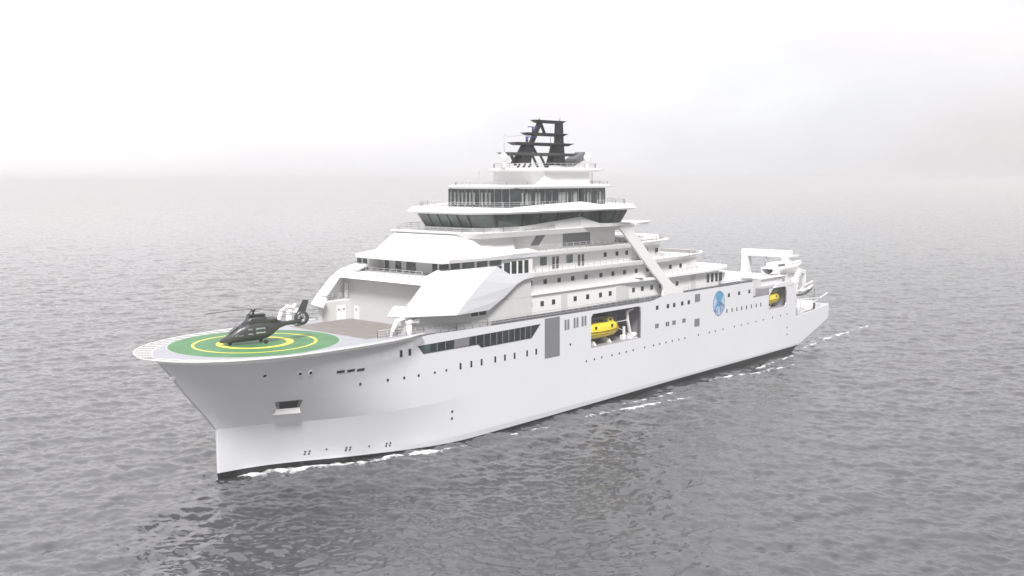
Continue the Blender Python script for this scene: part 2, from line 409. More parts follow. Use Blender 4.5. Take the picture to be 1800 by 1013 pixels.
# ------------------------------------------------------------------ helideck
DZ = 17.6
DK = [(-8.3, 0), (-7.9, 1.2), (-7.2, 2.8), (-6, 4.8), (-4.3, 6.9), (-2, 8.8), (1, 10.4), (4, 11.2), (8, 11.75), (14, 12.0), (20, 12.0), (24, 11.7), (28, 11.15), (31.3, 11.05)]
NO = [(-10.2, 0), (-9.9, 1.6), (-9.2, 3.9), (-8, 6.3), (-5.9, 8.5), (-3.1, 10.6), (.3, 12.1), (3.7, 13.1), (8, 13.7), (14, 14.0), (20, 13.9), (24, 13.3), (28, 12.1), (29, 11.6)]
hd = slab('helideck', DK, DZ - .35, DZ, 'deck', ship, .03)
CC = (7.0, .35)
MB().ring(CC, 11.75, 12.0, DZ + .008).build('edge_marking', 'line', hd)
MB().ring(CC, 0, 11.75, DZ + .004).build('landing_area', 'green', hd)
MB().ring(CC, 8.25, 8.65, DZ + .012).build('outer_circle_marking', 'ring', hd)
MB().ring(CC, 4.35, 5.35, DZ + .012).build('touchdown_circle_marking', 'ring', hd)
MB().poly([(CC[0] + 12.2, -9.4, DZ + .004), (31.35, -9.4, DZ + .004), (31.35, 9.4, DZ + .004), (CC[0] + 12.2, 9.4, DZ + .004), (21.5, 0, DZ + .004)][:4], (0, 0, .004)).build('apron', 'teak', hd)
# safety net: frames and mesh panels leaning outward round the deck edge
def resample(pts, n):
    P = [Vector((x, y, 0)) for x, y in pts]; L = [0]
    for a, b in zip(P, P[1:]): L.append(L[-1] + (b - a).length)
    out = []
    for i in range(n + 1):
        t = L[-1] * i / n; k = max(j for j in range(len(L)) if L[j] <= t + 1e-9); k = min(k, len(P) - 2)
        out.append(P[k].lerp(P[k + 1], (t - L[k]) / (L[k + 1] - L[k])))
    return out
n_net = 24
inn = resample(DK[:-1], n_net); outn = resample(NO[:-1], n_net)
netr = MB(); nt_ = MB()
for s in (-1, 1):
    A = [Vector((p.x, s * p.y, DZ - .1)) for p in inn]; B = [Vector((p.x, s * p.y, DZ + .12)) for p in outn]
    for i in range(n_net + 1):
        netr.beam(A[i], B[i], .12, .12)
    for i in range(n_net):
        netr.beam(B[i], B[i + 1], .16, .12); netr.beam(A[i].lerp(B[i], .06), A[i + 1].lerp(B[i + 1], .06), .14, .1)
        for k in range(1, 6):
            t = k / 6; nt_.beam(A[i].lerp(B[i], t), A[i + 1].lerp(B[i + 1], t), .06, .03)
            nt_.beam(A[i].lerp(A[i + 1], t), B[i].lerp(B[i + 1], t), .06, .03)
nf = netr.build('safety_net_frame', 'white', ship); nt_.build('netting', 'net', nf)
# fascia band under the deck edge
m = MB(); a = full(DK[:-1]); b = full([(x + .25, max(0, y - .25)) for x, y in DK[:-1]])
m.rows([[(x, y, DZ - .34) for x, y in a], [(x, y, DZ - .8) for x, y in b]], True); m.build('deck_edge', 'white', ship)
# main deck surface aft of the helideck
m = MB(); m.box(30.9, 129.5, -10.9, 10.9, 16.35, 16.5); m.build('boat_deck', 'deck', ship)
m = MB(); m.box(129.5, 150.9, -10.7, 10.7, 9.4, 9.6) if False else None
m = MB(); m.box(129.6, 151, -4.5, 10.8, 13.2, 13.5); m.build('work_deck', 'deck', ship)
m = MB(); m.box(150.9, 170.8, -10, 10, 6.3, 6.6); m.build('stern_deck', 'deck', ship)
m = MB(); m.box(129.62, 137.0, -8.9, -8.7, 13.4, 17.0); m.build('work_bulkhead', 'midgrey' if False else 'grey', ship)
m = MB(); m.box(129.5, 129.7, -10.9, 10.9, 13.4, 17.05); m.build('deck_end_wall', 'grey', ship)
m = MB(); m.box(150.75, 151.0, -10.85, 10.85, 6.6, 14.9); m.build('deck_end_wall', 'white', ship)

# ------------------------------------------------------------------ superstructure
def YW(y): return -y
# deck 1 house with two forward arms enclosing the apron
outl = [(25.7, -9.5), (25.7, -10.5), (54.4, -10.3), (54.4, -9.3), (117, -9.3), (119.2, -8.2), (120, -6.5)]
def loopU(pts): return pts + [(x, -y) for x, y in reversed(pts)]
h1 = MB().rows([[(x, y, 16.5) for x, y in loopU([(31.4, -9.5)] + outl)], [(x, y, 20.65) for x, y in loopU([(31.4, -9.5)] + outl)]], True, cap=(False, True)).build('lower_house', 'white', ship)
m = MB(); fw = loopU([(31.35, -9.5), (25.65, -9.5), (25.65, -10.55), (54.3, -10.35)])
m.rows([[(x, y, 16.6) for x, y in fw[:4]], [(x, y, 20.7) for x, y in fw[:4]]]); m.rows([[(x, y, 16.6) for x, y in fw[4:]], [(x, y, 20.7) for x, y in fw[4:]]])
m.rows([[(31.35, -9.5, 16.6), (31.35, 9.5, 16.6)], [(31.35, -9.5, 24.4), (31.35, 9.5, 24.4)]])
m.build('hangar_wall', 'grey', h1, solid=.05, off=0)
m = MB(); fw2 = [(31.35, -9.5), (31.35, -11.0), (40, -10.35), (54.3, -10.2)]
for s in (1, -1): MB().rows([[(x, s * y, 20.72) for x, y in fw2], [(x, s * y, 24.4) for x, y in fw2]]).build('hangar_upper_wall', 'grey', h1, solid=.05, off=0)
def door(parent, a, b, z0, z1, n, win=True, mat='white', name='door'):
    a = Vector((a[0], a[1], 0)); b = Vector((b[0], b[1], 0)); nn = Vector((n[0], n[1], 0)); u = (b - a)
    m = MB(); m.poly([a + Vector((0, 0, z0)), b + Vector((0, 0, z0)), b + Vector((0, 0, z1)), a + Vector((0, 0, z1))], nn * .1)
    d = m.build(name, mat, parent)
    return d
door(h1, (31.3, 8.35), (31.3, 7.15), 17.62, 19.75, (-1, 0)); MB().box(31.16, 31.3, 7.65, 7.85, 19.1, 19.4).build('door_window', 'glass', h1)
door(h1, (28.5, 9.45), (29.35, 9.45), 17.62, 19.95, (0, -1)); door(h1, (29.4, 9.45), (30.3, 9.45), 17.62, 19.95, (0, -1))
for x in (28.9, 29.9): MB().box(x - .12, x + .12, 9.3, 9.4, 19.2, 19.45).build('door_window', 'glass', h1)
door(h1, (31.25, 10.6), (31.25, 9.75), 21.0, 23.5, (-1, 0))
MB().box(25.8, 31.3, -10.5, -9.55, 20.66, 20.9).build('arm_platform', 'white', h1)
MB().box(25.8, 31.3, 9.55, 10.5, 20.66, 20.9).build('arm_platform', 'white', h1)
tube_rail('railing', [(26.2, 9.6, 20.9), (31.2, 9.6, 20.9)], h1); tube_rail('railing', [(26.2, -9.6, 20.9), (31.2, -9.6, 20.9)], h1)
for x in (40.3, 42.2): MB().box(x - .75, x + .75, -10.52, -10.3, M(x, 18.7), M(x, 19.5)).build('window', 'glass', h1)
for x, z in [(55.04, 19.01), (58.11, 19.0), (61.18, 19.02), (67.25, 19.07), (70.9, 19.1), (74.76, 19.12), (77.75, 19.14), (85.28, 19.18), (88.24, 19.2), (91.48, 19.2), (94.58, 19.22), (100.6, 19.28)]:
    pane(h1, x + .1, M(x, z), .85, .85, -9.3, mat='glass')
MB().box(63.3, 65.1, -9.36, -9.2, 16.6, 20.1).build('grey_panel', 'grey', h1)
MB().box(79.7, 83.8, -9.36, -9.2, 16.6, 20.1).build('grey_panel', 'grey', h1)
MB().box(105.8, 107.0, -9.42, -9.2, 16.6, 20.5).build('pipe_casing', 'grey', h1)
MB().box(107.2, 107.6, -9.5, -9.2, 16.6, 20.5).build('pipe_casing', 'grey', h1)
for k in range(4): x = 112.7 + k * 1.75; MB().box(x - .45, x + .45, -9.4, -9.2, M(x, 18.65), M(x, 20.45)).build('window', 'glass', h1)
# deck 1 ledge and aft terrace
MB().box(54.3, 92, -9.62, 9.62, 20.66, 20.82).build('ledge', 'white', ship)
A1 = [(80, 9.5), (84, 10.0), (90, 10.5), (112, 10.4), (118, 9.9), (122.0, 8.6), (125.2, 6.6), (126.3, 4)]
slab('aft_terrace', A1, 20.66 - .02, 21.15, 'white', ship)
h2 = slab('middle_house', [(31.5, 9.4), (54.3, 9.4), (54.31, 9.35), (104, 9.35), (108.5, 8.8), (111, 7.4), (112, 4)], 20.65, 24.0, 'white', ship, 0)
for x in (55.03, 58.85, 62.64, 66.47, 70.35, 74.79, 78.49, 82.21, 86.05, 89.9, 97.96, 101.75): pane(h2, x + .1, M(x, 22.74 + (x - 55) * .003), .85, .8, -9.35, mat='glass' if random.random() < .5 else 'port')
# deck 2 band, wider than the house below, with rounded aft terrace
B2 = [(44, 10.2), (50, 10.6), (60, 10.75), (96, 10.7), (104, 10.3), (109, 9.4), (113.2, 7.8), (116.2, 5.6), (117, 3)]
B2b = [(44, 10.2), (50, 10.5), (60, 10.6), (96, 10.5), (104, 9.9), (108, 8.9), (111, 7.4), (112.6, 5.3), (113.3, 3)]
d2 = slab('second_deck_band', B2b, 23.95, 24.75, 'white', ship, .05, B2)
h3 = slab('upper_house', [(45.5, 8.9), (55, 9.1), (90, 9.1), (95, 8.6), (97.5, 7.4), (98.5, 4)], 24.7, 27.45, 'white', ship, 0)
for x, z, w, h in [(58.8, 26.25, 1.7, 1.5), (66.0, 26.3, 1.7, 1.45)]: pane(h3, x, M(x, z), w, h, -9.1, mat='lglass')
for x in (61.5, 62.6, 68.7, 69.8): pane(h3, x, M(x, 25.85), .6, 2.1, -9.1, mat='port', name='door')
for x in (76.4, 80.1, 83.2, 89.9, 93.4): pane(h3, x + .1, M(x, 26.48), .85, .8, -9.1, mat='glass')
B3 = [(52, 10.6), (60, 10.75), (84, 10.7), (92, 10.3), (96.5, 9.4), (100, 7.8), (102.3, 5.6), (103, 3)]
B3b = [(52, 10.5), (60, 10.6), (84, 10.5), (90, 10.1), (94.5, 9.0), (97.6, 7.4), (98.8, 5.3), (99.3, 3)]
d3 = slab('third_deck_band', B3b, 27.4, 28.2, 'white', ship, .05, B3)
h4 = slab('officer_house', [(42, 7), (51, 8.6), (78, 8.6), (81, 8), (81.5, 5)], 28.1, 31.0, 'white', ship, 0)
MB().box(64.7, 72.5, -8.68, -8.5, 28.5, 30.75).build('grey_panel', 'midgrey', h4)
m = MB(); m.poly([(56, -8.68, 29.1), (58.1, -8.68, 29.1), (60.0, -8.68, 30.85), (57.6, -8.68, 30.85)], (0, .15, 0)); m.build('slanted_panel', 'midgrey', h4)
B4 = [(40.2, 8.6), (42.3, 10.3), (46, 10.7), (78, 10.7), (83, 10.2), (85, 8.6), (85.4, 6)]
B4t = [(39.2, 8.2), (41.5, 10.6), (46, 11.0), (79, 11.0), (84, 10.5), (86, 8.8), (86.4, 6)]
d4 = slab('bridge_deck_band', B4, 30.95, 31.85, 'white', ship, .06, B4t)
# aft white roof lip with raft pod behind the bridge
m = MB(); m.rows([[(84, -10.6, 31.3), (84, 10.6, 31.3), (91, 8.5, 31.3), (91, -8.5, 31.3)], [(84, -10.6, 32.0), (84, 10.6, 32.0), (92.5, 8.5, 32.1), (92.5, -8.5, 32.1)]], True, cap=(True, True)); m.build('aft_roof_lip', 'white', ship, .1)
slab('aft_roof', [(86, 7.5), (97, 7.2), (100, 5)], 28.3, 29.0, 'white', ship, .1)

# forward visor between balcony and apron: sloping shell, port and starboard
def mirror(rws, s): return [[(x, y * (1 if s < 0 else -1), z) for x, y, z in (r if s < 0 else reversed(r))] for r in rws]
vis = None
for s in (-1, 1):
    m = MB()
    # sloping front facet from inner edge to the crease
    rw = [[(24.4, -7.9, 20.25), (25.0, -11.7, 20.4), (34.4, -12.4, 19.75)],
          [(25.5, -8.15, 21.7), (26.0, -11.5, 21.75), (36.8, -12.12, 21.6)]]
    rw2 = [[(26.75, -9.65, 21.72), (26.02, -11.5, 21.77), (36.82, -12.13, 21.61)],
           [(29.56, -9.84, 24.5), (28.5, -11.0, 24.55), (41.2, -11.6, 24.45)],
           [(31.7, -8.3, 25.6), (30.5, -10.75, 25.85), (43.1, -11.3, 25.5)],
           [(34.35, -8.35, 26.5), (33.2, -10.5, 26.5), (45.0, -11.0, 26.45)]]
    m.rows(mirror(rw, s), smooth=False); m.rows(mirror(rw2, s))
    o = m.build('front_visor', 'white', ship, solid=.3); vis = o
    m = MB()
    side = [[(34.4, -12.4, 19.75), (42.6, -11.45, 19.62)],
            [(36.8, -12.12, 21.6), (46.3, -11.2, 21.2)],
            [(41.2, -11.6, 24.45), (50.0, -10.95, 23.2)],
            [(43.1, -11.3, 25.5), (49.2, -10.9, 24.1)],
            [(45.0, -11.0, 26.45), (48.2, -10.85, 24.95)]]
    tail = [[(50.0, -10.95, 23.2), (51.8, -10.85, 23.75), (54.6, -10.72, 23.97)], [(48.2, -10.86, 24.95), (51.2, -10.8, 24.85), (54.6, -10.73, 24.76)]]
    m.rows(mirror(tail, s))
    m.rows(mirror(side, s)); m.build('side_fin', 'hull', ship, solid=.3)
# balcony slab spanning the apron
m = MB(); m.rows([[(30.0, -10, 24.4), (30.0, 10, 24.4), (36, 10, 24.4), (36, -10, 24.4)], [(29.55, -10, 24.55), (29.55, 10, 24.55), (36, 10, 24.55), (36, -10, 24.55)],
                  [(31.0, -9.2, 25.35), (31.0, 9.2, 25.35), (36, 9.2, 25.35), (36, -9.2, 25.35)]], True, cap=(True, True)); bal = m.build('balcony', 'white', ship, .03)
tube_rail('railing', [(31.4, 8.3, 25.35), (31.4, -8.1, 25.35)], bal, 1.0, 3, 1.5)
m = MB(); m.box(36, 46, -8.4, 8.4, 25.0, 25.36); m.build('balcony_floor', 'deck', ship)
# lounge wall behind the balcony and window band either side of it
lg = MB().box(37.2, 37.5, -8.4, 8.4, 25.36, 27.7).build('lounge_wall', 'grey', ship)
for y0, y1, mt in ((4.6, 3.3, 'glass'), (1.9, -.2, 'port'), (-4.3, -5.9, 'glass'), (7.2, 6.4, 'port')): MB().box(37.08, 37.22, y1, y0, 25.4, 27.45).build('door', mt, lg)
cw = [(34.5, -8.3), (36.0, -9.35), (37.8, -9.95), (40.8, -10.25), (43.6, -10.4), (46.8, -10.5)]
lb = empty('lounge_window_band', (0, 0, 0), 0, ship)
for s in (-1, 1):
    m = MB(); m.rows([[(x, y if s < 0 else -y, 26.4) for x, y in cw], [(x, y if s < 0 else -y, 27.75) for x, y in cw]])
    m.build('lounge_side_wall', 'white', lb, solid=.12, off=0)
    MB().box(34.5, 37.5, s * 8.3 - .06, s * 8.3 + .06, 25.4, 27.7).build('recess_side_wall', 'grey', lb)

for s in (-1, 1):
    for (x0, y0), (x1, y1) in zip(cw, cw[1:]):
        a = Vector((x0, s * -y0 * -1 if s > 0 else y0, 0)); b = Vector((x1, -y1 if s > 0 else y1, 0)); a.y = -y0 if s > 0 else y0
        d = (b - a); nrm = Vector((d.y, -d.x, 0)).normalized() * (1 if s < 0 else -1); p = a + d * .1; q = a + d * .9
        MB().poly([p + Vector((0, 0, 26.52)), q + Vector((0, 0, 26.52)), q + Vector((0, 0, 27.52)), p + Vector((0, 0, 27.52))], nrm * .12).build('window', 'lglass', lb)
MB().box(34.5, 34.62, 8.4, 11.4, 26.0, 27.75).build('lounge_front_wall', 'white', lb)
for y in (9.2, 10.7): MB().box(34.4, 34.5, y - .5, y + .5, 26.6, 27.45).build('window', 'gglass', lb)
# four tall windows at the side
m = MB(); m.box(46.8, 54.2, -10.62, -10.3, 24.7, 27.5); m.box(46.8, 54.2, 10.3, 10.62, 24.7, 27.5); tw = m.build('side_window_wall', 'white', ship)
m = MB(); m.poly([(47.1, -10.68, M(47, 26.75)), (48.5, -10.68, M(47, 26.8)), (48.5, -10.68, 24.75), (48.0, -10.68, 24.78), (47.1, -10.68, 25.3)], (0, .1, 0)); m.build('window', 'glass', tw)
for x0, x1 in ((48.95, 50.1), (50.6, 51.6), (52.1, 53.1)): MB().box(x0, x1, -10.68, -10.6, 24.85, 26.98).build('window', 'glass', tw)
# upper visor: sloping front of the officer deck
for s in (-1, 1):
    rw = [[(33.3, 0, 27.55), (33.3, -10.2, 27.6), (34.2, -11.0, 27.6), (38, -11.2, 27.6), (42, -11.2, 27.55), (47.3, -11.0, 27.45)],
          [(33.35, 0, 28.0), (33.3, -10.3, 28.15), (34.3, -11.15, 28.15), (38, -11.3, 28.1), (42, -11.3, 28.0), (48.8, -11.1, 28.2)],
          [(35.1, 0, 28.6), (35.4, -7.9, 28.75), (36.6, -9.0, 28.8), (39.5, -9.6, 28.8), (44, -9.9, 28.8), (50.6, -9.9, 28.85)],
          [(39.3, 0, 31.5), (39.3, -7.3, 31.5), (40.4, -8.3, 31.5), (42.6, -9.2, 31.3), (46, -9.3, 31.2), (50.8, -9.2, 31.1)]]
    m = MB(); m.rows(mirror(rw, s)); m.build('upper_visor', 'white', ship, solid=.3)
    sd = [[(47.3, -11.0, 27.45), (50, -10.9, 27.42), (55.5, -10.78, 27.42)], [(48.8, -11.1, 28.2), (51.5, -11, 28.2), (55.5, -10.85, 28.2)], [(50.4, -10.2, 28.86), (53.5, -10.3, 28.9), (55.5, -10.75, 28.35)]]
    m = MB(); m.rows(mirror(sd, s)); m.build('side_fin', 'hull', ship, solid=.25)
m = MB(); m.poly([(33.5, -10.4, 27.5), (33.5, 10.4, 27.5), (47, 10.9, 27.5), (47, -10.9, 27.5)], (0, 0, .08)); m.build('visor_soffit', 'white', ship)
m = MB(); m.poly([(41.2, 10.9, 28.15), (37, 10.6, 28.3), (44, 9.3, 28.3)], (0, 0, .1))
tube_rail('railing', [(34.9, 10.6, 28.75), (44.5, 10.6, 28.75)], ship, 1.0)
# diagonal brace, port and starboard
for s in (-1, 1):
    y = s * 10.85
    out = [(78.6, 31.2), (82.5, 31.2), (86.6, 27.6), (91.1, 23.9), (96.3, 19.8), (99.6, 17.5), (100.3, 17.3), (93.1, 17.2), (93.6, 18.3), (93.2, 19.3), (87.2, 24.1), (82.8, 27.8), (79.3, 30.7)]
    MB().poly([(x, y, z) for x, z in out], (0, -s * .45, 0)).build('diagonal_brace', 'white', ship, .06)
# small tender arm near the brace
MB().sphere((86.6, -9.7, 21.5), 1, sz=.28).build('raft_pod', 'white', ship)

# ------------------------------------------------------------------ bridge
Cb = [(45.0, -5.6), (47.6, -8.7), (52, -10.2), (60, -10.6), (67, -10.8), (71.0, -11.9), (74.0, -12.3), (77.6, -11.8), (80.6, -9.4), (81.8, -5)]
Ct = [(43.4, -5.8), (46.2, -9.4), (51.4, -11.2), (60, -11.5), (66.4, -11.7), (69.8, -12.9), (74.4, -13.2), (78.7, -12.6), (82.1, -9.8), (83.3, -5)]
zb = [32.45, 32.45, 32.6, 33.2, 33.75, 32.5, 32.4, 32.4, 32.4, 32.4]
zt = 34.75
low = [(x, y, 31.8) for x, y in Cb]; mid = [(x, y, z) for (x, y), z in zip(Cb, zb)]; top = [(x, y, zt) for x, y in Ct]
def mir_close(r): return r + [(x, -y, z) for x, y, z in reversed(r)]
sill = MB().rows([mir_close(low), mir_close(mid)], True).build('bridge_sill', 'grey', ship)
def inset(r, d): return [(x + (d if x < 60 else -d * .5 if x > 78 else 0), y + (d if y < 0 else -d), z) for x, y, z in r]
br = MB().rows([inset(mir_close(mid), .1), inset(mir_close(top), .1)], True, cap=(True, True)).build('bridge', 'black', ship)
# bridge window panes between dark mullions
def panes(p0, p1, t0, t1, n, mat='gglass'):
    p0, p1, t0, t1 = map(Vector, (p0, p1, t0, t1))
    nrm = (p1 - p0).cross(t0 - p0).normalized()
    for i in range(n):
        a, b = (i + .07) / n, (i + .93) / n
        q = [p0.lerp(p1, a).lerp(t0.lerp(t1, a), .06), p0.lerp(p1, b).lerp(t0.lerp(t1, b), .06), p0.lerp(p1, b).lerp(t0.lerp(t1, b), .94), p0.lerp(p1, a).lerp(t0.lerp(t1, a), .94)]
        q = [v + nrm * .02 for v in q]
        MB().poly(q, -nrm * .08).build('window', mat, br)
mm, tt = mir_close(mid), mir_close(top); nn_ = len(mm)
cnt = [1, 1, 2, 2, 1, 1, 2, 1, 1]
for i in range(len(mid) - 1): panes(mid[i], mid[i + 1], top[i], top[i + 1], cnt[i], 'gglass' if i != 3 else 'glass')
for i in range(len(mid) - 1):
    a = len(mid); panes(mm[nn_ - 2 - i], mm[nn_ - 1 - i], tt[nn_ - 2 - i], tt[nn_ - 1 - i], cnt[i])
panes(mm[-1], mm[0], tt[-1], tt[0], 5)
# bridge roof deck with its eyebrow bulge at the side
Ro = [(41.9, 6.6), (44.2, 9.4), (47.6, 11.6), (54, 12.1), (66, 12.2), (70, 13.5), (75.4, 13.8), (80.6, 13.1), (84.6, 10), (86.2, 5)]
Ri = [(42.8, 6.2), (45.2, 9.0), (48.4, 11.0), (54, 11.4), (66, 11.6), (70, 12.7), (75, 13.1), (79.6, 12.6), (83.2, 9.7), (84.6, 5)]
def mir2(h): return [(x, -y) for x, y in h] + [(x, y) for x, y in reversed(h)]
ztop = [35.75, 35.75, 35.75, 36.1, 36.45, 35.9, 35.75, 35.7, 35.7, 35.7]
zz_ = ztop + ztop[::-1]
m = MB(); a = mir2(Ri); b = mir2(Ro)
m.rows([[(x, y, 34.7) for x, y in a], [(x, y, 35.05) for x, y in b], [(x + (.7 if x < 60 else 0), y * .955, z) for (x, y), z in zip(b, zz_)], [(x + (1.0 if x < 60 else -.3), y * .93, z - .2) for (x, y), z in zip(b, zz_)],
        [(x + (1.1 if x < 60 else -.4), y * .92, 35.55) for x, y in b]], True, cap=(True, True)); m.build('bridge_roof', 'white', ship)
rl = [(46.5, 8.6, 35.6), (44.6, 6.0, 35.6), (44.6, -6.0, 35.6), (46.4, -8.9, 35.6), (49.5, -10.6, 35.6), (62, -10.9, 35.6)]
tube_rail('railing', rl, ship, 1.0); tube_rail('railing', [(70, -12.2, 35.6), (75, -12.5, 35.6), (79, -11.7, 35.6), (82.4, -9, 35.6), (84.0, -4, 35.6)], ship, 1.0)
tube_rail('railing', [(46.5, 8.6, 35.6), (50, 10.4, 35.6), (80, 10.9, 35.6)], ship, 1.0)
# glazed observation lounge
P0 = [(52.8, 8.0), (53.2, 8.3), (77.5, 8.3), (77.8, 8)]
ob = slab('observation_lounge', P0, 35.5, 38.75, 'glass', ship, 0)
def mull(x, y, n, m='midgrey', w=.09): MB().box(x - (w if n else .06), x + (w if n else .06), y - (.06 if n else w), y + (.06 if n else w), 35.6, 38.7).build('mullion', m, ob)
rr = random.Random(3)
for i in range(9):
    y = 7.2 - i * 1.75
    mull(52.78, y, 0)
for i in range(13): mull(54.6 + i * 1.85, -8.3, 1)
cv = [(-0.2, .35, 8), (1.1, .4, 0)]
for i in range(11):
    y = 7.3 - i * .95
    if i != 7: MB().box(52.74, 52.79, y - .22, y + .22, 36.0, 38.1).build('curtain', 'curtain', ob)
for x, w in [(54.4, .3), (55.4, .35), (56.3, .2), (57.8, .25), (58.6, .3), (64.3, .3), (65.2, .45), (66.3, .2), (68.5, .5), (72.2, .2), (73.0, .25), (75.9, .25)]:
    MB().box(x - w, x + w, -8.36, -8.31, 36.0, 38.1).build('curtain', 'curtain', ob)
MB().box(69.8, 70.2, -8.42, -8.3, 35.6, 38.6).build('door', 'black', ob)
slab('observation_roof', [(52.2, 6.0), (53.2, 8.0), (55, 8.9), (77, 8.9), (79.0, 8.0), (80.4, 5)], 38.75, 39.1, 'white', ship, .05, [(51.2, 6.2), (52.3, 8.2), (54.4, 9.3), (78.2, 9.3), (80.8, 8.3), (82.2, 5)])
slab('observation_roof_edge', [(52.0, 6.0), (53.0, 8.0), (55, 9.0), (77, 9.0), (79.2, 8.0), (80.6, 5)], 39.1, 39.4, 'white', ship, .05)
tube_rail('railing', [(62, -8.7, 39.4), (55.2, -8.7, 39.4), (52.8, -6, 39.4), (52.8, 6, 39.4), (55.2, 8.7, 39.4), (77, 8.7, 39.4)], ship, .5, 2)
tube_rail('railing', [(76, -8.7, 39.4), (79.0, -7.7, 39.4), (80.2, -5, 39.4), (80.2, 5, 39.4)], ship, .5, 2)
th = slab('top_house', [(61.6, 4.4), (62.6, 6.2), (75.4, 6.2), (76.4, 5)], 39.3, 41.75, 'white', ship, .05)
MB().box(58.6, 58.75, 6.0, 6.15, 39.4, 41.8).build('post', 'rail', ship); MB().box(77.5, 77.6, -5.2, -5.1, 39.4, 41.8).build('post', 'rail', ship)
slab('radar_deck', [(59.9, 4), (62.2, 6.3), (65, 7.0), (75, 7.0), (77.8, 6.4), (80.2, 4.4)], 41.7, 42.0, 'white', ship, .04, [(58.0, 4), (60.5, 6.6), (64, 7.4), (75, 7.4), (80.2, 6.7), (82.6, 4.4)])
slab('radar_deck_edge', [(59.3, 4), (61.8, 6.4), (64.5, 7.1), (75, 7.1), (78.4, 6.5), (80.9, 4.4)], 42.0, 42.35, 'white', ship, .05)
tube_rail('railing', [(63, 6.5, 42.35), (60.2, 3.6, 42.35), (60.2, -3.6, 42.35), (63.5, -6.4, 42.35), (77, -6.4, 42.35), (79.8, -4, 42.35)], ship, .8, 2)

# ------------------------------------------------------------------ mast
mast = empty('mast', (60 * 0, 0, 0), 0, ship)
def plat(x0, x1, w, z, th=.42):
    m = MB(); m.rows([[(x0 + 1.1, -w * .55, z - th), (x1 - .8, -w * .6, z - th), (x1 - .8, w * .6, z - th), (x0 + 1.1, w * .55, z - th)],
                      [(x0, -w * .7, z), (x1, -w, z), (x1, w, z), (x0, w * .7, z)]], True, cap=(True, True)); return m
for x0, x1, w, z in [(66.6, 75.0, 1.1, 51.1), (64.2, 75.1, 1.5, 48.75), (61.0, 76.2, 2.0, 46.95), (58.6, 77.2, 2.4, 45.1)]:
    plat(x0, x1, w, z, .5).build('mast_platform', 'black', mast)
m = MB(); m.rows([[(73.3, -.7, 45), (74.8, -.7, 45), (74.8, .7, 45), (73.3, .7, 45)], [(73.4, -.5, 51), (74.6, -.5, 51), (74.6, .5, 51), (73.4, .5, 51)]], True, cap=(True, True))
m.rows([[(71.2, -.9, 42.9), (74.9, -.9, 42.9), (74.9, .9, 42.9), (71.2, .9, 42.9)], [(72.4, -.6, 46.9), (74.8, -.6, 46.9), (74.8, .6, 46.9), (72.4, .6, 46.9)]], True, cap=(True, True))
m.build('mast_trunk', 'black', mast)
m = MB(); m.rows([[(61.4, -.9, 43.2), (65.0, -.9, 43.2), (65.0, .9, 43.2), (61.4, .9, 43.2)], [(63.0, -.8, 45.0), (65.6, -.8, 45.0), (65.6, .8, 45.0), (63.0, .8, 45.0)], [(64.0, -.6, 46.6), (66.3, -.6, 46.6), (66.3, .6, 46.6), (64.0, .6, 46.6)]], True, cap=(True, True))
for a, b, w in [((65.0, 0, 45), (68.6, 0, 50.9), .9), ((68.6, 0, 50.9), (69.9, 0, 48.6), .3), ((66, 0, 46.8), (67.5, 0, 44.9), .35), ((60.4, 0, 45), (61.9, 0, 42.9), .3)]: m.beam(a, b, .5, w)
m.build('mast_leg', 'black', mast)
for x in (61.5, 63, 64.5): MB().beam((x, -.8, 42.4), (x + .6, -.8, 43.1), .15, .35).build('mast_brace', 'black', mast)
for a, b in (((66.3, 0, 44.9), (68.0, 0, 42.4)), ((70.4, 0, 42.4), (68.5, 0, 44.9)), ((71.3, 0, 44.9), (70.6, 0, 42.4)), ((69.2, 0, 44.0), (70.2, 0, 42.6))): MB().beam(a, b, .3, .3).build('mast_brace', 'black', mast)
# exhaust funnel wings raked aft
m = MB(); m.rows([[(75, -1.2, 42.9), (77.0, -1.2, 42.7), (77.0, 1.2, 42.7), (75, 1.2, 42.9)], [(80.4, -1.2, 45.5), (80.6, -1.2, 44.1), (80.6, 1.2, 44.1), (80.4, 1.2, 45.5)]], True, cap=(True, True)); m.build('raked_exhaust', 'steel', mast)
for x, y, z, h in [(58.8, 0, 44.3, 1.0), (80.6, -1.6, 44.3, 1.0)]:
    m = MB(); m.sphere((x, y, z), .78, sz=1.1); m.tube((x, y, z - 1.9), (x, y, z - .9), .3, n=10); m.build('satellite_dome', 'white', mast)
m = MB(); m.beam((63.4, -1.1, 47.9), (66.4, -1.1, 47.9), .25, .18); m.tube((63.7, -1.1, 47.0), (63.7, -1.1, 47.9), .25, n=8) ; m.build('radar_scanner', 'radar', mast)
m = MB(); m.beam((64.6, -.6, 49.75), (67.1, -.6, 49.75), .2, .15); m.tube((65.9, -.6, 48.8), (65.9, -.6, 49.7), .2, n=8); m.build('radar_scanner', 'radar', mast)
m = MB(); m.tube((60.5, 1.5, 42.3), (60.5, 1.5, 48.6), .07); m.beam((60.1, 1.5, 47.7), (61, 1.5, 48.3), .08, .08); m.beam((60.1, 1.5, 46.3), (60.9, 1.5, 46.8), .06, .06); m.tube((61, 1.5, 47.9), (64.4, .5, 48.3), .04)
m.build('antenna', 'rail', mast)
for q in ((71.6, 46.9, 49.8, .05), (74.3, 51.1, 51.9, .12), (68.4, 51.1, 51.5, .2)): MB().tube((q[0], 0, q[1]), (q[0], 0, q[2]), q[3]).build('antenna', 'rail', mast)

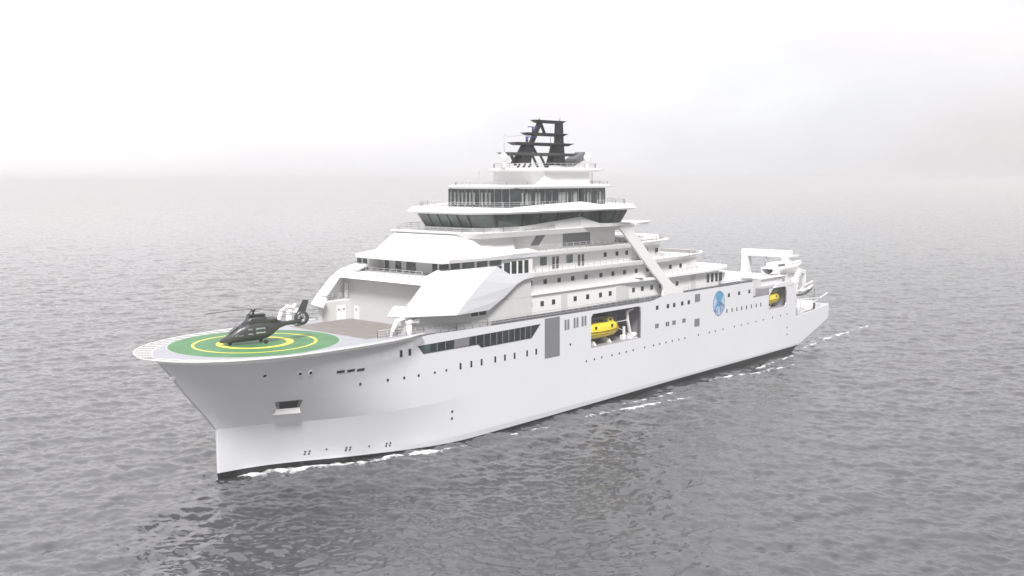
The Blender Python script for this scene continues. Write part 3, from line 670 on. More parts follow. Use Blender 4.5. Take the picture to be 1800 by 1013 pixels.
# ------------------------------------------------------------------ deck rails
def hull_rail(xs, z, dz=0, h=1.1, **k): return tube_rail('railing', [(x, -10.75, z) for x in xs], ship, h, **k)
tube_rail('railing', [(20.6, -10.1, 17.6), (23.6, -11.0, 17.6), (29, -10.9, 17.4), (36, -10.8, 17.05), (43, -10.8, 16.95), (85, -10.8, 16.62), (92.9, -10.8, 16.62)], ship, 1.1, 3)
tube_rail('railing', [(101, -10.8, 17.28), (129.4, -10.8, 17.1)], ship, 1.0, 3)
tube_rail('railing', [(55, -10.55, 24.75), (84, -10.55, 24.75)], ship, .95, 3)
tube_rail('railing', [(88, -10.5, 24.75), (96, -10.5, 24.75), (104, -10.1, 24.75), (109, -9.2, 24.75)], ship, .95, 3)
tube_rail('railing', [(56, -10.6, 28.2), (80, -10.6, 28.2)], ship, 1.05, 3)
tube_rail('railing', [(84.5, -10.5, 28.2), (92, -10.1, 28.2), (96, -9.2, 28.2)], ship, .95, 3)
tube_rail('railing', [(94, -10.2, 21.15), (112, -10.2, 21.15), (118, -9.6, 21.15), (121.5, -8.4, 21.15)], ship, .95, 3)
tube_rail('railing', [(41, 8.4, 31.9), (40.6, 7.4, 31.9), (40.6, -7.6, 31.9), (43, -10.0, 31.9), (47, -10.7, 31.9), (60, -10.7, 31.9)], ship, .7, 2)
tube_rail('railing', [(41, 8.4, 31.9), (46, 10.5, 31.9), (60, 10.6, 31.9)], ship, 1.0)
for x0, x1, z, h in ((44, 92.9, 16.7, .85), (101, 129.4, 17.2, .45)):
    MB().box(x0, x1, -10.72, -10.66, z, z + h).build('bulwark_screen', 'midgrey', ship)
# teak terraces, loungers pale
for pts, z in (([(98.6, -7), (98.6, 7), (102, 5), (102.3, -5)], 28.2), ([(112.1, -6), (112.1, 6), (115.8, 4.5), (115.8, -5)], 24.75), ([(108, -8.6), (108, 8.6), (113, 7), (113, -7.4)], 24.752)):
    MB().poly([(x, y, z + .004) for x, y in pts], (0, 0, .03)).build('terrace_surface', 'teak', ship)

# ------------------------------------------------------------------ aft deck
# gantry
ga = empty('stern_gantry', (0, 0, 0), 0, ship)
for s in (-1, 1):
    m = MB(); m.rows([[(154.6, s * 5.6 - .95, 14), (157.4, s * 5.6 - .95, 14), (157.4, s * 5.6 + .95, 14), (154.6, s * 5.6 + .95, 14)], [(155.2, s * 5.5 - .8, 22.4), (157.0, s * 5.5 - .8, 22.4), (157.0, s * 5.5 + .8, 22.4), (155.2, s * 5.5 + .8, 22.4)]], True, cap=(True, True))
    m.build('gantry_leg', 'white', ga, .08)
m = MB(); m.box(155.2, 157.3, -6.6, 6.6, 20.7, 22.45); m.build('gantry_beam', 'white', ga, .1)
m = MB(); m.tube((156, 0, 19.2), (156, 0, 20.8), .35, n=8); m.tube((156.4, 0, 18.6), (156.4, 0, 19.3), .55, n=8); m.build('gantry_block', 'white', ga)
m = MB(); m.box(156, 160.0, -6.9, -6.5, 20.9, 21.3); m.build('gantry_ledge', 'white', ga)
m = MB(); m.box(133, 136.5, 3, 9.5, 13.5, 19.6); m.build('stern_locker', 'white', ship, .08)
m = MB(); m.rows([[(121.5, -7.6, 17.1), (131, -7.6, 17.1), (131, 7.6, 17.1), (121.5, 7.6, 17.1)], [(121.5, -7.2, 19.4), (128.5, -7.2, 19.4), (128.5, 7.2, 19.4), (121.5, 7.2, 19.4)]], True, cap=(True, True)); m.build('aft_house', 'white', ship, .1)
m = MB(); m.box(137.5, 148.5, -8.4, 8, 13.5, 16.9); m.build('workshop_house', 'white', ship, .1)
m = MB(); m.box(137.2, 149, -8.9, 8.4, 16.9, 17.15); m.build('workshop_roof', 'white', ship, .05)
tube_rail('railing', [(129.8, -6.8, 16.9), (136.8, -6.8, 16.9)], ship, 1.5, 4, 1.2)
# knuckle crane over the stern deck
m = MB(); m.tube((155.5, -8, 6.6), (155.5, -8, 14.8), .8, .65, n=12); m.build('crane_pedestal', 'white', ship)
m = MB(); m.beam((155.5, -8, 14.4), (159.0, -7.6, 17.2), .9, 1.2); m.beam((159, -7.6, 17.4), (162.4, -7.2, 16.8), .8, 1.0); m.beam((162.3, -7.2, 17.1), (162.6, -7.2, 13.2), .7, .9); m.sphere((155.5, -8, 15), 1.1); m.beam((156.5, -8, 12.5), (158.6, -7.7, 15.6), .35, .35)
m.build('crane_boom', 'white', ship, .05)
m = MB(); m.beam((158, -5, 6.8), (158.4, -5, 13), .5, .6); m.beam((162, -4, 7), (163, -4, 14.5), .5, .6); m.beam((158.4, -5, 13), (164, -4, 15.5), .45, .5); m.beam((161, -2, 6.8), (166, -2, 12.3), .4, .5); m.build('handling_frame', 'white', ship)
m = MB(); m.path([(151.5, -9.8, 12.2), (154.8, -10.2, 11.9), (158.3, -10, 12.1), (161.6, -9.6, 12.9)], .28, 8); m.build('fender_hose', 'steel', ship)
m = MB(); m.path([(151.2, -10.1, 13.1), (154, -10.4, 12.9), (158.3, -10.2, 13.0), (161.8, -9.8, 13.6)], .35, 8); m.build('fender_rail', 'white', ship)
m = MB(); m.beam((151.3, -9.9, 11.1), (167.5, -9.6, 10.0), .2, .2); m.beam((151.3, -9.9, 9.3), (160, -9.7, 8.8), .15, .15); m.beam((160, -9.7, 8.8), (172, -9.2, 10.8), .2, .25)
for x in (152.5, 155.6): m.beam((x, -9.9, 6.8), (x - .6, -9.9, 11.1), .22, .22)
m.build('side_frame', 'white', ship)
m = MB(); m.tube((152.8, -8.4, 7.9), (152.8, -6.2, 7.9), 1.1, n=14); m.tube((166.5, -8.2, 6.6), (166.5, -8.2, 8.6), .35, n=8); m.tube((166.5, -8.2, 8.5), (166.5, -8.2, 12.6), .08, n=5); m.box(151.3, 154, -8.8, -5.8, 6.6, 7.1); m.build('deck_winch', 'steel', ship)
m = MB(); m.box(156, 158, -8.6, -6.5, 6.6, 8.3); m.box(159.5, 161.2, -8.2, -6.4, 6.6, 8.0); m.build('deck_locker', 'white', ship, .06)
m = MB(); m.beam((171.8, -3, 12.4), (176.5, -3, 13.1), .2, .35); m.beam((165, -3, 9.5), (171.8, -3, 12.4), .2, .3); m.build('stern_boom', 'white', ship)
m = MB(); m.rows([[(163, -7, 6.7), (170, -7.5, 6.7), (170, 6, 6.7), (163, 6, 6.7)], [(165, -6, 9.3), (169.5, -6.4, 8.8), (169.5, 4, 8.8), (165, 4, 9.3)]], True, cap=(True, True)); m.build('stern_ramp', 'white', ship, .1)

# ------------------------------------------------------------------ deck cranes at the helideck
def deck_crane(x, y, z, s):
    m = MB(); m.tube((x, y, z), (x, y, z + 1.9), .5, .45, n=12); m.build('crane_pedestal', 'white', ship)
    m = MB(); m.sphere((x, y, z + 2.2), .62, 12, 8); m.beam((x, y, z + 2.2), (x - .6, y + s * .3, z + 3.3), .5, .6); m.beam((x - .6, y + s * .3, z + 3.3), (x + 1.0, y + s * .2, z + 2.9), .4, .5)
    m.beam((x - .5, y, z + 3.0), (x - 1.9, y + s * .6, z + 2.5), .4, .45); m.beam((x - 1.8, y + s * .6, z + 2.6), (x - 2.6, y + s * .8, z + 1.0), .4, .5); m.beam((x - 2.6, y + s * .8, z + 1.2), (x - 2.9, y + s * .7, z + .1), .3, .3)
    m.beam((x + .3, y, z + 2.2), (x + 1.9, y - s * .1, z + 2.4), .5, .55); m.beam((x + .4, y, z + 2.8), (x + 1.4, y, z + 3.4), .35, .35); m.box(x + 1.2, x + 1.9, y - .3, y + .3, z + 1.9, z + 2.6)
    m.build('crane_boom', 'white', ship, .05)
deck_crane(25.9, -11.0, 17.3, 1); deck_crane(20.4, 11.2, 17.4, -1)
tube_rail('railing', [(20.6, -10.1, 17.6), (26.0, -9.9, 17.6)], ship, 1.1, 3)

# anchor pocket and bow slits
def hp(x, z, off=0, side=-1):
    e = .05; nx = -(half_b(x + e, z) - half_b(x - e, z)) / (2 * e); nz = -(half_b(x, z + e) - half_b(x, z - e)) / (2 * e)
    v = Vector((nx, 1, nz)).normalized() * off
    return Vector((x + v.x, side * (half_b(x, z) + v.y), z + v.z))
def hull_quad(name, pts, mat, proud, parent=None):
    a = [hp(x, z, proud) for x, z in pts]; b = [hp(x, z, -.15) for x, z in pts]; k = len(pts)
    return MB().add(a + b, [tuple(range(k)), tuple(range(2 * k - 1, k - 1, -1))] + [(i, k + i, k + (i + 1) % k, (i + 1) % k) for i in range(k)]).build(name, mat, parent or hull)
for x, z in ((13.64, 13.81), (15.34, 13.74), (16.99, 13.63)): hull_disc(hull, x, z, 0, 'slot', 'rubber', hh=.17, ww=.62)
for x, z in ((3.01, 14.55), (7.41, 14.39), (8.9, 14.33)):
    f = hull_disc(hull, x, z, .36, 'fairlead', 'white', proud=.16); hull_disc(f, x, z + .04, .2, 'fairlead_mouth', 'rubber', proud=.19)
f = hull_disc(hull, -6.1, 14.5, .3, 'fairlead', 'white', proud=.16)
ap = hull_quad('anchor_pocket', [(6.0, 10.12), (8.95, 10.2), (9.3, 10.1), (9.35, 8.95), (6.7, 8.9), (6.1, 9.7)], 'midgrey', .03)
sa = [hp(6.6 + k * .7, 8.9, .0) for k in range(5)]; sb = [hp(6.45 + k * .78, 8.55, .65) for k in range(5)]; sc3 = [hp(6.45 + k * .78, 8.3, .5) for k in range(5)]; sd3 = [hp(6.45 + k * .78, 8.2, -.05) for k in range(5)]
MB().rows([sa, sb, sc3, sd3]).build('pocket_sill', 'white', ap)
hull_quad('anchor', [(6.45, 10.02), (8.8, 10.1), (9.0, 9.0), (6.95, 8.95)], 'rubber', .06, ap)
# thruster marks: crossed discs and dots
for x, z in ((12.37, 1.27), (17.87, 1.16), (23.83, .95)):
    for dx, dz in ((-.28, .2), (.28, .2), (-.28, -.2), (.28, -.2)): hull_disc(hull, x + dx, z + dz, .17, 'thruster_mark', 'steel', proud=.03, n=8)
for x, z in ((14.85, 1.49), (20.93, 1.12)): hull_disc(hull, x, z, .15, 'hull_mark', 'steel', proud=.03, n=8)
# emblem on the topsides: a blue many-armed sea creature in an oval
EX, EZ = 114.55, M(114.5, 14.2)
def el(cx, cz, rx, rz, n=24, a0=0, a1=2 * math.pi): return [(cx + rx * math.cos(a0 + (a1 - a0) * i / n), cz + rz * math.sin(a0 + (a1 - a0) * i / n)) for i in range(n)]
def flat(name, pts, mat, off): 
    return MB().poly([(x, -11 - off, z) for x, z in pts], (0, .06, 0)).build(name, mat, hull)
flat('emblem_field', el(EX, EZ - .1, 2.35, 2.65), 'efield', .03)
flat('emblem_mantle', el(EX + .1, EZ + 1.45, 1.5, 1.05), 'blue', .05)
flat('emblem_body', [(EX - 1.1, EZ + 1.2), (EX - .6, EZ - .6), (EX + .7, EZ - .6), (EX + 1.25, EZ + 1.2)], 'blue', .06)
m = MB(); ew = MB()
for k, (dx, amp) in enumerate([(-1.75, .25), (-1.15, .22), (-.5, .2), (.5, -.2), (1.15, -.22), (1.75, -.25)]):
    pts = []
    for i in range(9):
        t = i / 8; x = EX + dx * (.35 + .75 * math.sin(t * 2.2)) + amp * math.sin(t * 6); z = EZ + .3 - t * (2.7 - abs(dx) * .45)
        pts.append((x, -11.07, z))
    (m if k % 2 else ew).path(pts, .10, 5)
m.path([(x, -11.04, z) for x, z in el(EX, EZ - .1, 2.32, 2.62, 24) + [(EX + 2.32, EZ - .1)]], .06, 5)
m.build('emblem_arms', 'nblue', hull); ew.build('emblem_arms', 'blue', hull)
#SHIFT#
for o in list(bpy.data.objects):
    if o not in parts_before and o.type == 'MESH':
        o.data.transform(__import__('mathutils').Matrix.Translation(OFF))

# ------------------------------------------------------------------ helicopter
def trimmed(x, y, z): return (x, y, z + TRIM * (x - 60))
ang = -.285; hx, hy = 6.5, .06
heli = empty('helicopter', trimmed(hx, hy, DZ + .02), ang)
heli.scale = (1.075, 1.14, 1.05)
tag(heli, 'dark grey helicopter parked on the green bow helideck with closed doors', 'helicopter')
HO = 4.5                                     # hub station measured from the nose
SEC = [(0, .05, .45, .62), (.25, .3, .33, .85), (.9, .62, .28, 1.2), (1.7, .88, .27, 1.95), (2.5, .98, .28, 2.5), (3.4, 1.02, .3, 2.85), (4.5, 1.03, .36, 2.95), (5.6, 1.0, .48, 2.95), (6.4, .9, .66, 2.9), (7.1, .72, 1.1, 2.8), (7.9, .48, 1.75, 2.72), (8.8, .33, 2.05, 2.68), (10.2, .24, 2.2, 2.78), (11.0, .18, 2.3, 2.9)]
def sec_ring(s, w, z0, z1, n=18, p=2.6):
    out = []
    for i in range(n):
        t = i * 2 * math.pi / n; c, q = math.cos(t), math.sin(t)
        out.append((s - HO, w * math.copysign(abs(c) ** (2 / p), c) * (1 - .12 * max(0, q)), (z0 + z1) / 2 + (z1 - z0) / 2 * math.copysign(abs(q) ** (2 / p), q)))
    return out
MB().rows([sec_ring(*s) for s in SEC], True, True, (True, True)).build('fuselage', 'heli', heli)
COWL = [(2.9, .3, 2.4, 2.75), (3.6, .62, 2.5, 3.35), (4.1, .7, 2.5, 3.72), (5.9, .68, 2.5, 3.8), (6.15, .62, 2.5, 3.45), (7.1, .55, 2.5, 3.42), (7.7, .4, 2.4, 3.0), (8.4, .2, 2.4, 2.7)]
MB().rows([sec_ring(*s) for s in COWL], True, True, (True, True)).build('engine_cowling', 'heli', heli)
m = MB(); m.box(3.75 - HO, 6.0 - HO, -.6, .6, 3.74, 3.86); m.build('cowling_top', 'rubber', heli, .04)
for s in (-1, 1):
    m = MB(); m.tube((6.1 - HO, s * .45, 3.15), (7.5 - HO, s * .55, 3.12), .26, .22, n=10); m.build('exhaust', 'steel', heli)
def side_pane(pts, mat='cabin'):
    for s in (-1, 1):
        q = []
        for st, z in pts:
            k = max(i for i in range(len(SEC)) if SEC[i][0] <= st); a, b = SEC[k], SEC[min(k + 1, len(SEC) - 1)]; t = (st - a[0]) / (b[0] - a[0])
            w, z0, z1 = [a[j] + (b[j] - a[j]) * t for j in (1, 2, 3)]; u = (z - (z0 + z1) / 2) / ((z1 - z0) / 2); u = max(-.97, min(.97, u))
            yy = w * (1 - abs(u) ** 2.6) ** (1 / 2.6) * (1 - .12 * max(0, u)); q.append((st - HO, s * (yy + .02), z))
        MB().poly(q, (0, -s * .05, 0)).build('window', mat, heli)
side_pane([(1.45, 1.22), (1.95, 1.2), (2.75, 2.12), (2.35, 2.15)]); side_pane([(2.2, 1.22), (2.85, 1.2), (3.05, 2.1), (2.85, 2.12)])
side_pane([(3.5, 1.3), (4.1, 1.3), (4.1, 2.12), (3.5, 2.12)]); side_pane([(4.5, 1.4), (5.75, 1.45), (5.75, 2.15), (4.5, 2.15)])
m = MB(); m.rows([[(1.25 - HO, -.4, 1.62), (1.25 - HO, .4, 1.62)], [(2.3 - HO, -.55, 2.44), (2.3 - HO, .55, 2.44)]]); m.build('windscreen', 'glass', heli, solid=.05, off=1)
# ducted tail rotor, fin, skids
m = MB(); n = 24
ri = [[(11.05 - HO + r * math.cos(t), y, 2.95 + r * math.sin(t)) for t in [i * 2 * math.pi / n for i in range(n)]] for r, y in ((.62, -.2), (1.0, -.14), (1.0, .14), (.62, .2), (.62, -.2))]
m.rows(ri, True, True); fen = m.build('tail_duct', 'heli', heli)
m = MB(); m.tube((11.05 - HO, -.16, 2.95), (11.05 - HO, .16, 2.95), .17, n=10)
for k in range(10):
    t = k * math.pi / 5; m.beam((11.05 - HO + .1 * math.cos(t), 0, 2.95 + .1 * math.sin(t)), (11.05 - HO + .6 * math.cos(t), 0, 2.95 + .6 * math.sin(t)), .04, .06)
m.build('tail_rotor', 'rubber', fen)
m = MB(); m.poly([(10.1 - HO, -.09, 3.1), (11.6 - HO, -.09, 3.75), (12.1 - HO, -.06, 5.35), (11.3 - HO, -.06, 5.45)], (0, .18, 0)); m.build('tail_fin', 'heli', heli, .03)
m = MB(); m.box(9.9 - HO, 10.5 - HO, -1.2, 1.2, 2.0, 2.1); m.build('stabiliser', 'heli', heli, .03)
for x, ys in ((1.35, (0,)), (5.75, (-1.05, 1.05))):
    for y in ys:
        m = MB(); m.tube((x - HO, y * .85, .6), (x - HO, y, .2), .07, n=8); st = m.build('landing_gear', 'steel', heli)
        m = MB(); m.tube((x - HO, y - .16, .26), (x - HO, y + .16, .26), .26, n=16); m.build('wheel', 'rubber', st)
m = MB(); m.tube((4.5 - HO, 0, 3.7), (4.5 - HO, 0, 4.45), .12, n=10); m.tube((4.5 - HO, 0, 4.3), (4.5 - HO, 0, 4.5), .32, .25, n=12); m.build('rotor_hub', 'rubber', heli)
for k in range(5):
    t = R(28 + 72 * k); d = Vector((math.cos(t), math.sin(t), 0)); u = Vector((-d.y, d.x, 0)); pts = []
    rws = []
    for r, w, dz in ((.2, .06, .12), (1.2, .09, .14), (3.2, .1, .06), (5.2, .1, -.12), (6.1, .07, -.25)):
        c = d * r + Vector((0, 0, 4.4 + dz)); rws.append([c - u * w, c - u * w * .2 + Vector((0, 0, .04)), c + u * w, c - Vector((0, 0, .03))])
    MB().rows(rws, True, False, (True, True)).build('rotor_blade', 'rubber', heli)

# ------------------------------------------------------------------ lifeboats and tender
def boat_ring(x, w, zk, zg, n=7):            # U-shaped half sections, keel to gunwale, both sides
    pts = []
    for i in range(-n, n + 1):
        t = i / n; pts.append((x, w * math.sin(abs(t) * math.pi / 2) ** .75 * (1 if t > 0 else -1), zk + (zg - zk) * (1 - math.cos(abs(t) * math.pi / 2)) ** .9))
    return pts
def lifeboat(label, loc, sc_=1., rz=0):
    t = empty('lifeboat', trimmed(*loc), rz); t.scale = (sc_,) * 3
    tag(t, label, 'lifeboat', 'yellow lifeboats in the side bays')
    L = [(-6, .1, 1.15, 1.75), (-5.4, .85, .6, 1.65), (-4, 1.45, .18, 1.5), (-1.5, 1.68, 0, 1.42), (1.8, 1.68, 0, 1.42), (4.2, 1.5, .15, 1.5), (5.5, 1.05, .55, 1.62), (6.0, .35, 1.1, 1.7)]
    MB().rows([boat_ring(*q) for q in L], False, True).build('hull', 'yellow', t, solid=.06)
    C_ = [(-5.8, .2, 1.7, 1.9), (-5.2, .8, 1.6, 2.35), (-4.2, 1.25, 1.5, 2.75), (-1.5, 1.5, 1.4, 2.95), (1.8, 1.5, 1.4, 3.0), (4.2, 1.35, 1.5, 2.95), (5.3, 1.0, 1.6, 2.6), (5.9, .4, 1.7, 1.95)]
    def cr(x, w, z0, z1, n=14): return [(x, -w * math.copysign(abs(math.cos(math.pi * i / n)) ** .55, math.cos(math.pi * i / n)), z0 + (z1 - z0) * math.sin(math.pi * i / n) ** .7) for i in range(n + 1)]
    MB().rows([cr(*q) for q in C_], False, True, (True, True)).build('canopy', 'yellow', t)
    m = MB(); m.rows([[(2.2, -.8, 2.8), (4.6, -.85, 2.6), (4.6, .85, 2.6), (2.2, .8, 2.8)], [(2.7, -.6, 3.65), (4.0, -.6, 3.65), (4.0, .6, 3.65), (2.7, .6, 3.65)]], True, cap=(True, True)); w = m.build('wheelhouse', 'yellow', t, .08)
    m = MB(); m.box(3.1, 3.55, -.82, -.6, 3.05, 3.4); m.box(3.1, 3.55, .6, .82, 3.05, 3.4); m.build('window', 'glass', w)
    for s in (-1, 1):
        for x in (2.9, -2.0): MB().box(x - .26, x + .26, s * 1.40, s * 1.54, 1.95, 2.5).build('window', 'port', t)
        m = MB(); m.path([(q[0], s * (q[1] + .04), q[3]) for q in L], .09, 6); m.build('rubbing_strake', 'dyellow', t)
        m = MB(); m.path([(q[0], s * (q[1] * .97 + .03), q[3] - .5) for q in L[1:-1]], .04, 5); m.build('grab_line', 'dyellow', t)
    m = MB(); m.box(.6, 2.3, -1.0, .6, 2.9, 3.12); m.build('hatch', 'steel', t, .04)
    return t
lifeboat('large yellow enclosed lifeboat stowed in the wide opening amidships', (74.35, -8.75, 10.95), 1.0)
lifeboat('smaller yellow lifeboat half hidden in the aft side opening below the gantry', (140.0, -8.9, 10.9), .82)
# white work boat on the aft roof, bow pointing aft
wb = empty('workboat', trimmed(154.0, -6.0, 16.75)); wb.scale = (1.08, 1, 1.05); tag(wb, 'white work boat cradled on the aft roof in front of the gantry', 'boat')
L = [(-8.2, 1.7, .5, 2.0), (-5, 2.0, .2, 2.0), (-1, 2.1, .05, 2.05), (3, 1.9, .1, 2.2), (6, 1.25, .6, 2.5), (8, .55, 1.4, 2.8), (9.4, .05, 2.4, 3.1)]
MB().rows([boat_ring(*q) for q in L], False, True).build('hull', 'white', wb, solid=.08)
m = MB(); m.rows([[(q[0], -q[1] * .96, q[3] - .25), (q[0], q[1] * .96, q[3] - .25)] for q in L]); m.build('deck', 'grey', wb)
m = MB(); m.rows([[(-6.8, -1.4, 1.7), (-.5, -1.4, 1.7), (-.5, 1.4, 1.7), (-6.8, 1.4, 1.7)], [(-6.2, -1.2, 3.1), (-1.3, -1.2, 3.1), (-1.3, 1.2, 3.1), (-6.2, 1.2, 3.1)]], True, cap=(True, True)); cb = m.build('cabin', 'white', wb, .08)
m = MB(); m.box(-5.4, -2.2, -1.36, -1.24, 2.2, 2.7); m.build('window', 'lglass', cb)
tube_rail('railing', [(1, -1.9, 2.0), (4, -1.65, 2.2), (7, -.9, 2.6), (9, -.15, 3.0)], wb, .6, 2, 1.2)
m = MB(); m.beam((-5, -1.4, .1), (-5, -1.4, 1.0), .3, .3); m.beam((-5, 1.4, .1), (-5, 1.4, 1.0), .3, .3); m.beam((-5, -1.5, .08), (-5, 1.5, .08), .3, .16)
m.build('cradle', 'grey', wb)
m = MB()
for x in (153.0, 158.0): m.beam((x, -7.4, 6.6), (x, -7.0, 17.0), .4, .4); m.beam((x, -4.4, 6.6), (x, -4.9, 17.0), .4, .4); m.beam((x, -7.4, 16.6), (x, -4.4, 16.6), .35, .35)
o = m.build('boat_support', 'white', ship); o.data.transform(__import__('mathutils').Matrix.Translation(OFF))

# ------------------------------------------------------------------ sea
CAM = Vector((-71.5522, -119.5784, 39.7766)); YAW, PITCH, FOC = .8354291, .1058897, 1743.516
SEA = -1.02
def ocean_tile(N=512, L=150., V=3.5, wd=R(54), seed=5):
    rng = np.random.default_rng(seed); k1 = np.fft.fftfreq(N, L / N) * 2 * np.pi
    kx, ky = np.meshgrid(k1, k1, indexing='ij'); k = np.hypot(kx, ky); k[0, 0] = 1
    Lw = V * V / 9.81; c = (kx * math.cos(wd) + ky * math.sin(wd)) / k
    Pk = np.exp(-1 / (k * Lw) ** 2) / k ** 3.5 * (c ** 2 * .85 + .15) * np.exp(-(k * .06) ** 2); Pk[0, 0] = 0
    h = (rng.normal(size=(N, N)) + 1j * rng.normal(size=(N, N))) * np.sqrt(Pk)
    H = np.real(np.fft.ifft2(h)); s = H.std()
    DX = np.real(np.fft.ifft2(1j * kx / k * h)) / s; DY = np.real(np.fft.ifft2(1j * ky / k * h)) / s
    return H / s, DX, DY, L, N
T = ocean_tile()
def samp(F, x, y):
    L, N = T[3], T[4]; u = (x / L % 1) * N; v = (y / L % 1) * N
    i = u.astype(int) % N; j = v.astype(int) % N; fu = u - np.floor(u); fv = v - np.floor(v); i1 = (i + 1) % N; j1 = (j + 1) % N
    return (F[i, j] * (1 - fu) + F[i1, j] * fu) * (1 - fv) + (F[i, j1] * (1 - fu) + F[i1, j1] * fu) * fv
def waves(x, y):
    # the same spectrum read at two unrelated scales and headings so that it never visibly repeats
    a, b = .83, .557; x2 = (x * a - y * b) * 1.73 + 31; y2 = (x * b + y * a) * 1.73 + 77
    A = .095; B = .058
    h = A * samp(T[0], x, y) + B * samp(T[0], x2, y2) + .13 * samp(T[0], (x * .9 + y * .43) * .31, (y * .9 - x * .43) * .31)
    return h, A * .9 * samp(T[1], x, y), A * .9 * samp(T[2], x, y)
def vnoise(x, y, s, seed):
    rng = np.random.default_rng(seed); G = rng.random((256, 256)); u = x / s + 1000; v = y / s + 1000
    i = np.floor(u).astype(int); j = np.floor(v).astype(int); fu = u - i; fv = v - j; fu = fu * fu * (3 - 2 * fu); fv = fv * fv * (3 - 2 * fv)
    g = lambda a, b: G[a % 256, b % 256]
    return (g(i, j) * (1 - fu) + g(i + 1, j) * fu) * (1 - fv) + (g(i, j + 1) * (1 - fu) + g(i + 1, j + 1) * fu) * fv
def seg_d(x, y, pts):
    d = np.full(x.shape, 1e9)
    for (ax, ay, wa), (bx, by, wb_) in zip(pts, pts[1:]):
        t = np.clip(((x - ax) * (bx - ax) + (y - ay) * (by - ay)) / ((bx - ax) ** 2 + (by - ay) ** 2), 0, 1)
        d = np.minimum(d, np.hypot(x - ax - t * (bx - ax), y - ay - t * (by - ay)) / (wa + (wb_ - wa) * t))
    return d
FOAM = [([(3, -.4, .4), (6, -1.7, 1.3), (9.5, -3.3, 1.9), (13, -5.2, 1.4), (16, -6.2, 1.2), (20, -8.1, 1.0), (25, -9.7, .5)], 1.0),
        ([(26, -10.4, .3), (31, -11.9, .9), (36, -12.6, .3)], .5), ([(45, -13.5, .3), (52, -14.6, .6), (60, -15.5, .3)], .0),
        ([(64, -14.4, .3), (74, -16.6, .7), (82, -18.4, .7), (90, -20.4, .3)], .55), ([(70, -13.6, .3), (80, -14.6, .6), (92, -15.0, .3)], .1), ([(106, -13.4, .3), (117, -15.4, .6), (126, -17.4, .7), (134, -19.2, .3)], .55), ([(120, -12.8, .3), (134, -13.6, .5), (148, -13.0, .3)], .2),
        ([(157, -10, .5), (166, -9, 1.0), (180, -8, .7), (196, -7, .5), (212, -5, .3)], .5), ([(163, -8, .6), (168, -7, 1.4), (175, -6, .6)], .5),
        ([(4, .5, .4), (8, 2.5, 1.0), (16, 7, 1.0)], .6)]
def foam_amt(x, y):
    f = np.zeros(x.shape); n = vnoise(x, y, .8, 1) * .45 + vnoise(x, y, .35, 2) * .25 + vnoise(x, y, 2.3, 3) * .5
    for pts, a in FOAM:
        d = seg_d(x, y, pts); f = np.maximum(f, np.clip((1.25 - d) * (.35 + .75 * a) + (n - .72) * 2.2, 0, 1) * np.clip(2.2 - d * 1.1, 0, 1))
    return np.clip(f, 0, 1)
def grid_mesh(name, X, Y, flat=False):
    nr, nc = X.shape; r = np.hypot(X - CAM.x, Y - CAM.y)
    if flat: Z = np.full(X.shape, 0.); F = np.zeros(X.shape)
    else:
        h, dx, dy = waves(X, Y); F = foam_amt(X, Y); Z = h + F * .12; X = X - dx; Y = Y - dy
    co = np.stack([X, Y, Z + SEA], -1).reshape(-1, 3).astype(np.float32)
    idx = np.arange(nr * nc).reshape(nr, nc); q = np.stack([idx[:-1, :-1], idx[1:, :-1], idx[1:, 1:], idx[:-1, 1:]], -1).reshape(-1, 4)
    return co, q, F.reshape(-1).astype(np.float32)
rr_ = [55.]
while rr_[-1] < 11500: rr_.append(rr_[-1] * (1 + .0024 * max(1, min(3.5, rr_[-1] / 500))))
rr_ = np.array(rr_); aa = np.radians(np.arange(-36, 36.01, .075)) + (math.pi / 2 - YAW)
Rg, Ag = np.meshgrid(rr_, aa, indexing='ij')
c1 = grid_mesh('a', CAM.x + Rg * np.cos(Ag), CAM.y + Rg * np.sin(Ag))
a2 = np.radians(np.arange(36, 324.01, 4)) + (math.pi / 2 - YAW); R2, A2 = np.meshgrid(np.array([55., 200, 800, 11500]), a2, indexing='ij')
c2 = grid_mesh('b', CAM.x + R2 * np.cos(A2), CAM.y + R2 * np.sin(A2), True)
a3 = np.radians(np.arange(0, 360.01, 4)); R3, A3 = np.meshgrid(np.array([.5, 55.]), a3, indexing='ij')
c3 = grid_mesh('c', CAM.x + R3 * np.cos(A3), CAM.y + R3 * np.sin(A3), True)
co = np.concatenate([c1[0], c2[0], c3[0]]); o1 = len(c1[0]); o2 = o1 + len(c2[0])
qd = np.concatenate([c1[1], c2[1] + o1, c3[1] + o2])[:, ::-1].astype(np.int32); fo = np.concatenate([c1[2], c2[2], c3[2]])
v0, v1, v2 = co[qd[0, 0]], co[qd[0, 1]], co[qd[0, 2]]
if np.cross(v1 - v0, v2 - v0)[2] < 0: qd = qd[:, ::-1]
me = bpy.data.meshes.new('sea'); me.vertices.add(len(co)); me.vertices.foreach_set('co', co.ravel())
me.loops.add(qd.size); me.loops.foreach_set('vertex_index', np.ascontiguousarray(qd).ravel())
me.polygons.add(len(qd)); me.polygons.foreach_set('loop_start', np.arange(0, qd.size, 4, dtype=np.int32)); me.polygons.foreach_set('loop_total', np.full(len(qd), 4, dtype=np.int32))
me.update(calc_edges=True); me.polygons.foreach_set('use_smooth', np.ones(len(qd), dtype=bool))
a = me.attributes.new('foam', 'FLOAT', 'POINT'); a.data.foreach_set('value', fo)
sea = bpy.data.objects.new('sea', me); col.objects.link(sea); tag(sea, 'calm grey sea with small ripples and white foam along the ship', 'sea', kind='structure')
m, nt, p = new_mat('sea_water')
p.inputs['Base Color'].default_value = (.045, .0455, .049, 1); p.inputs['Roughness'].default_value = .02; p.inputs['IOR'].default_value = 2.1
g = nt.nodes.new('ShaderNodeNewGeometry')
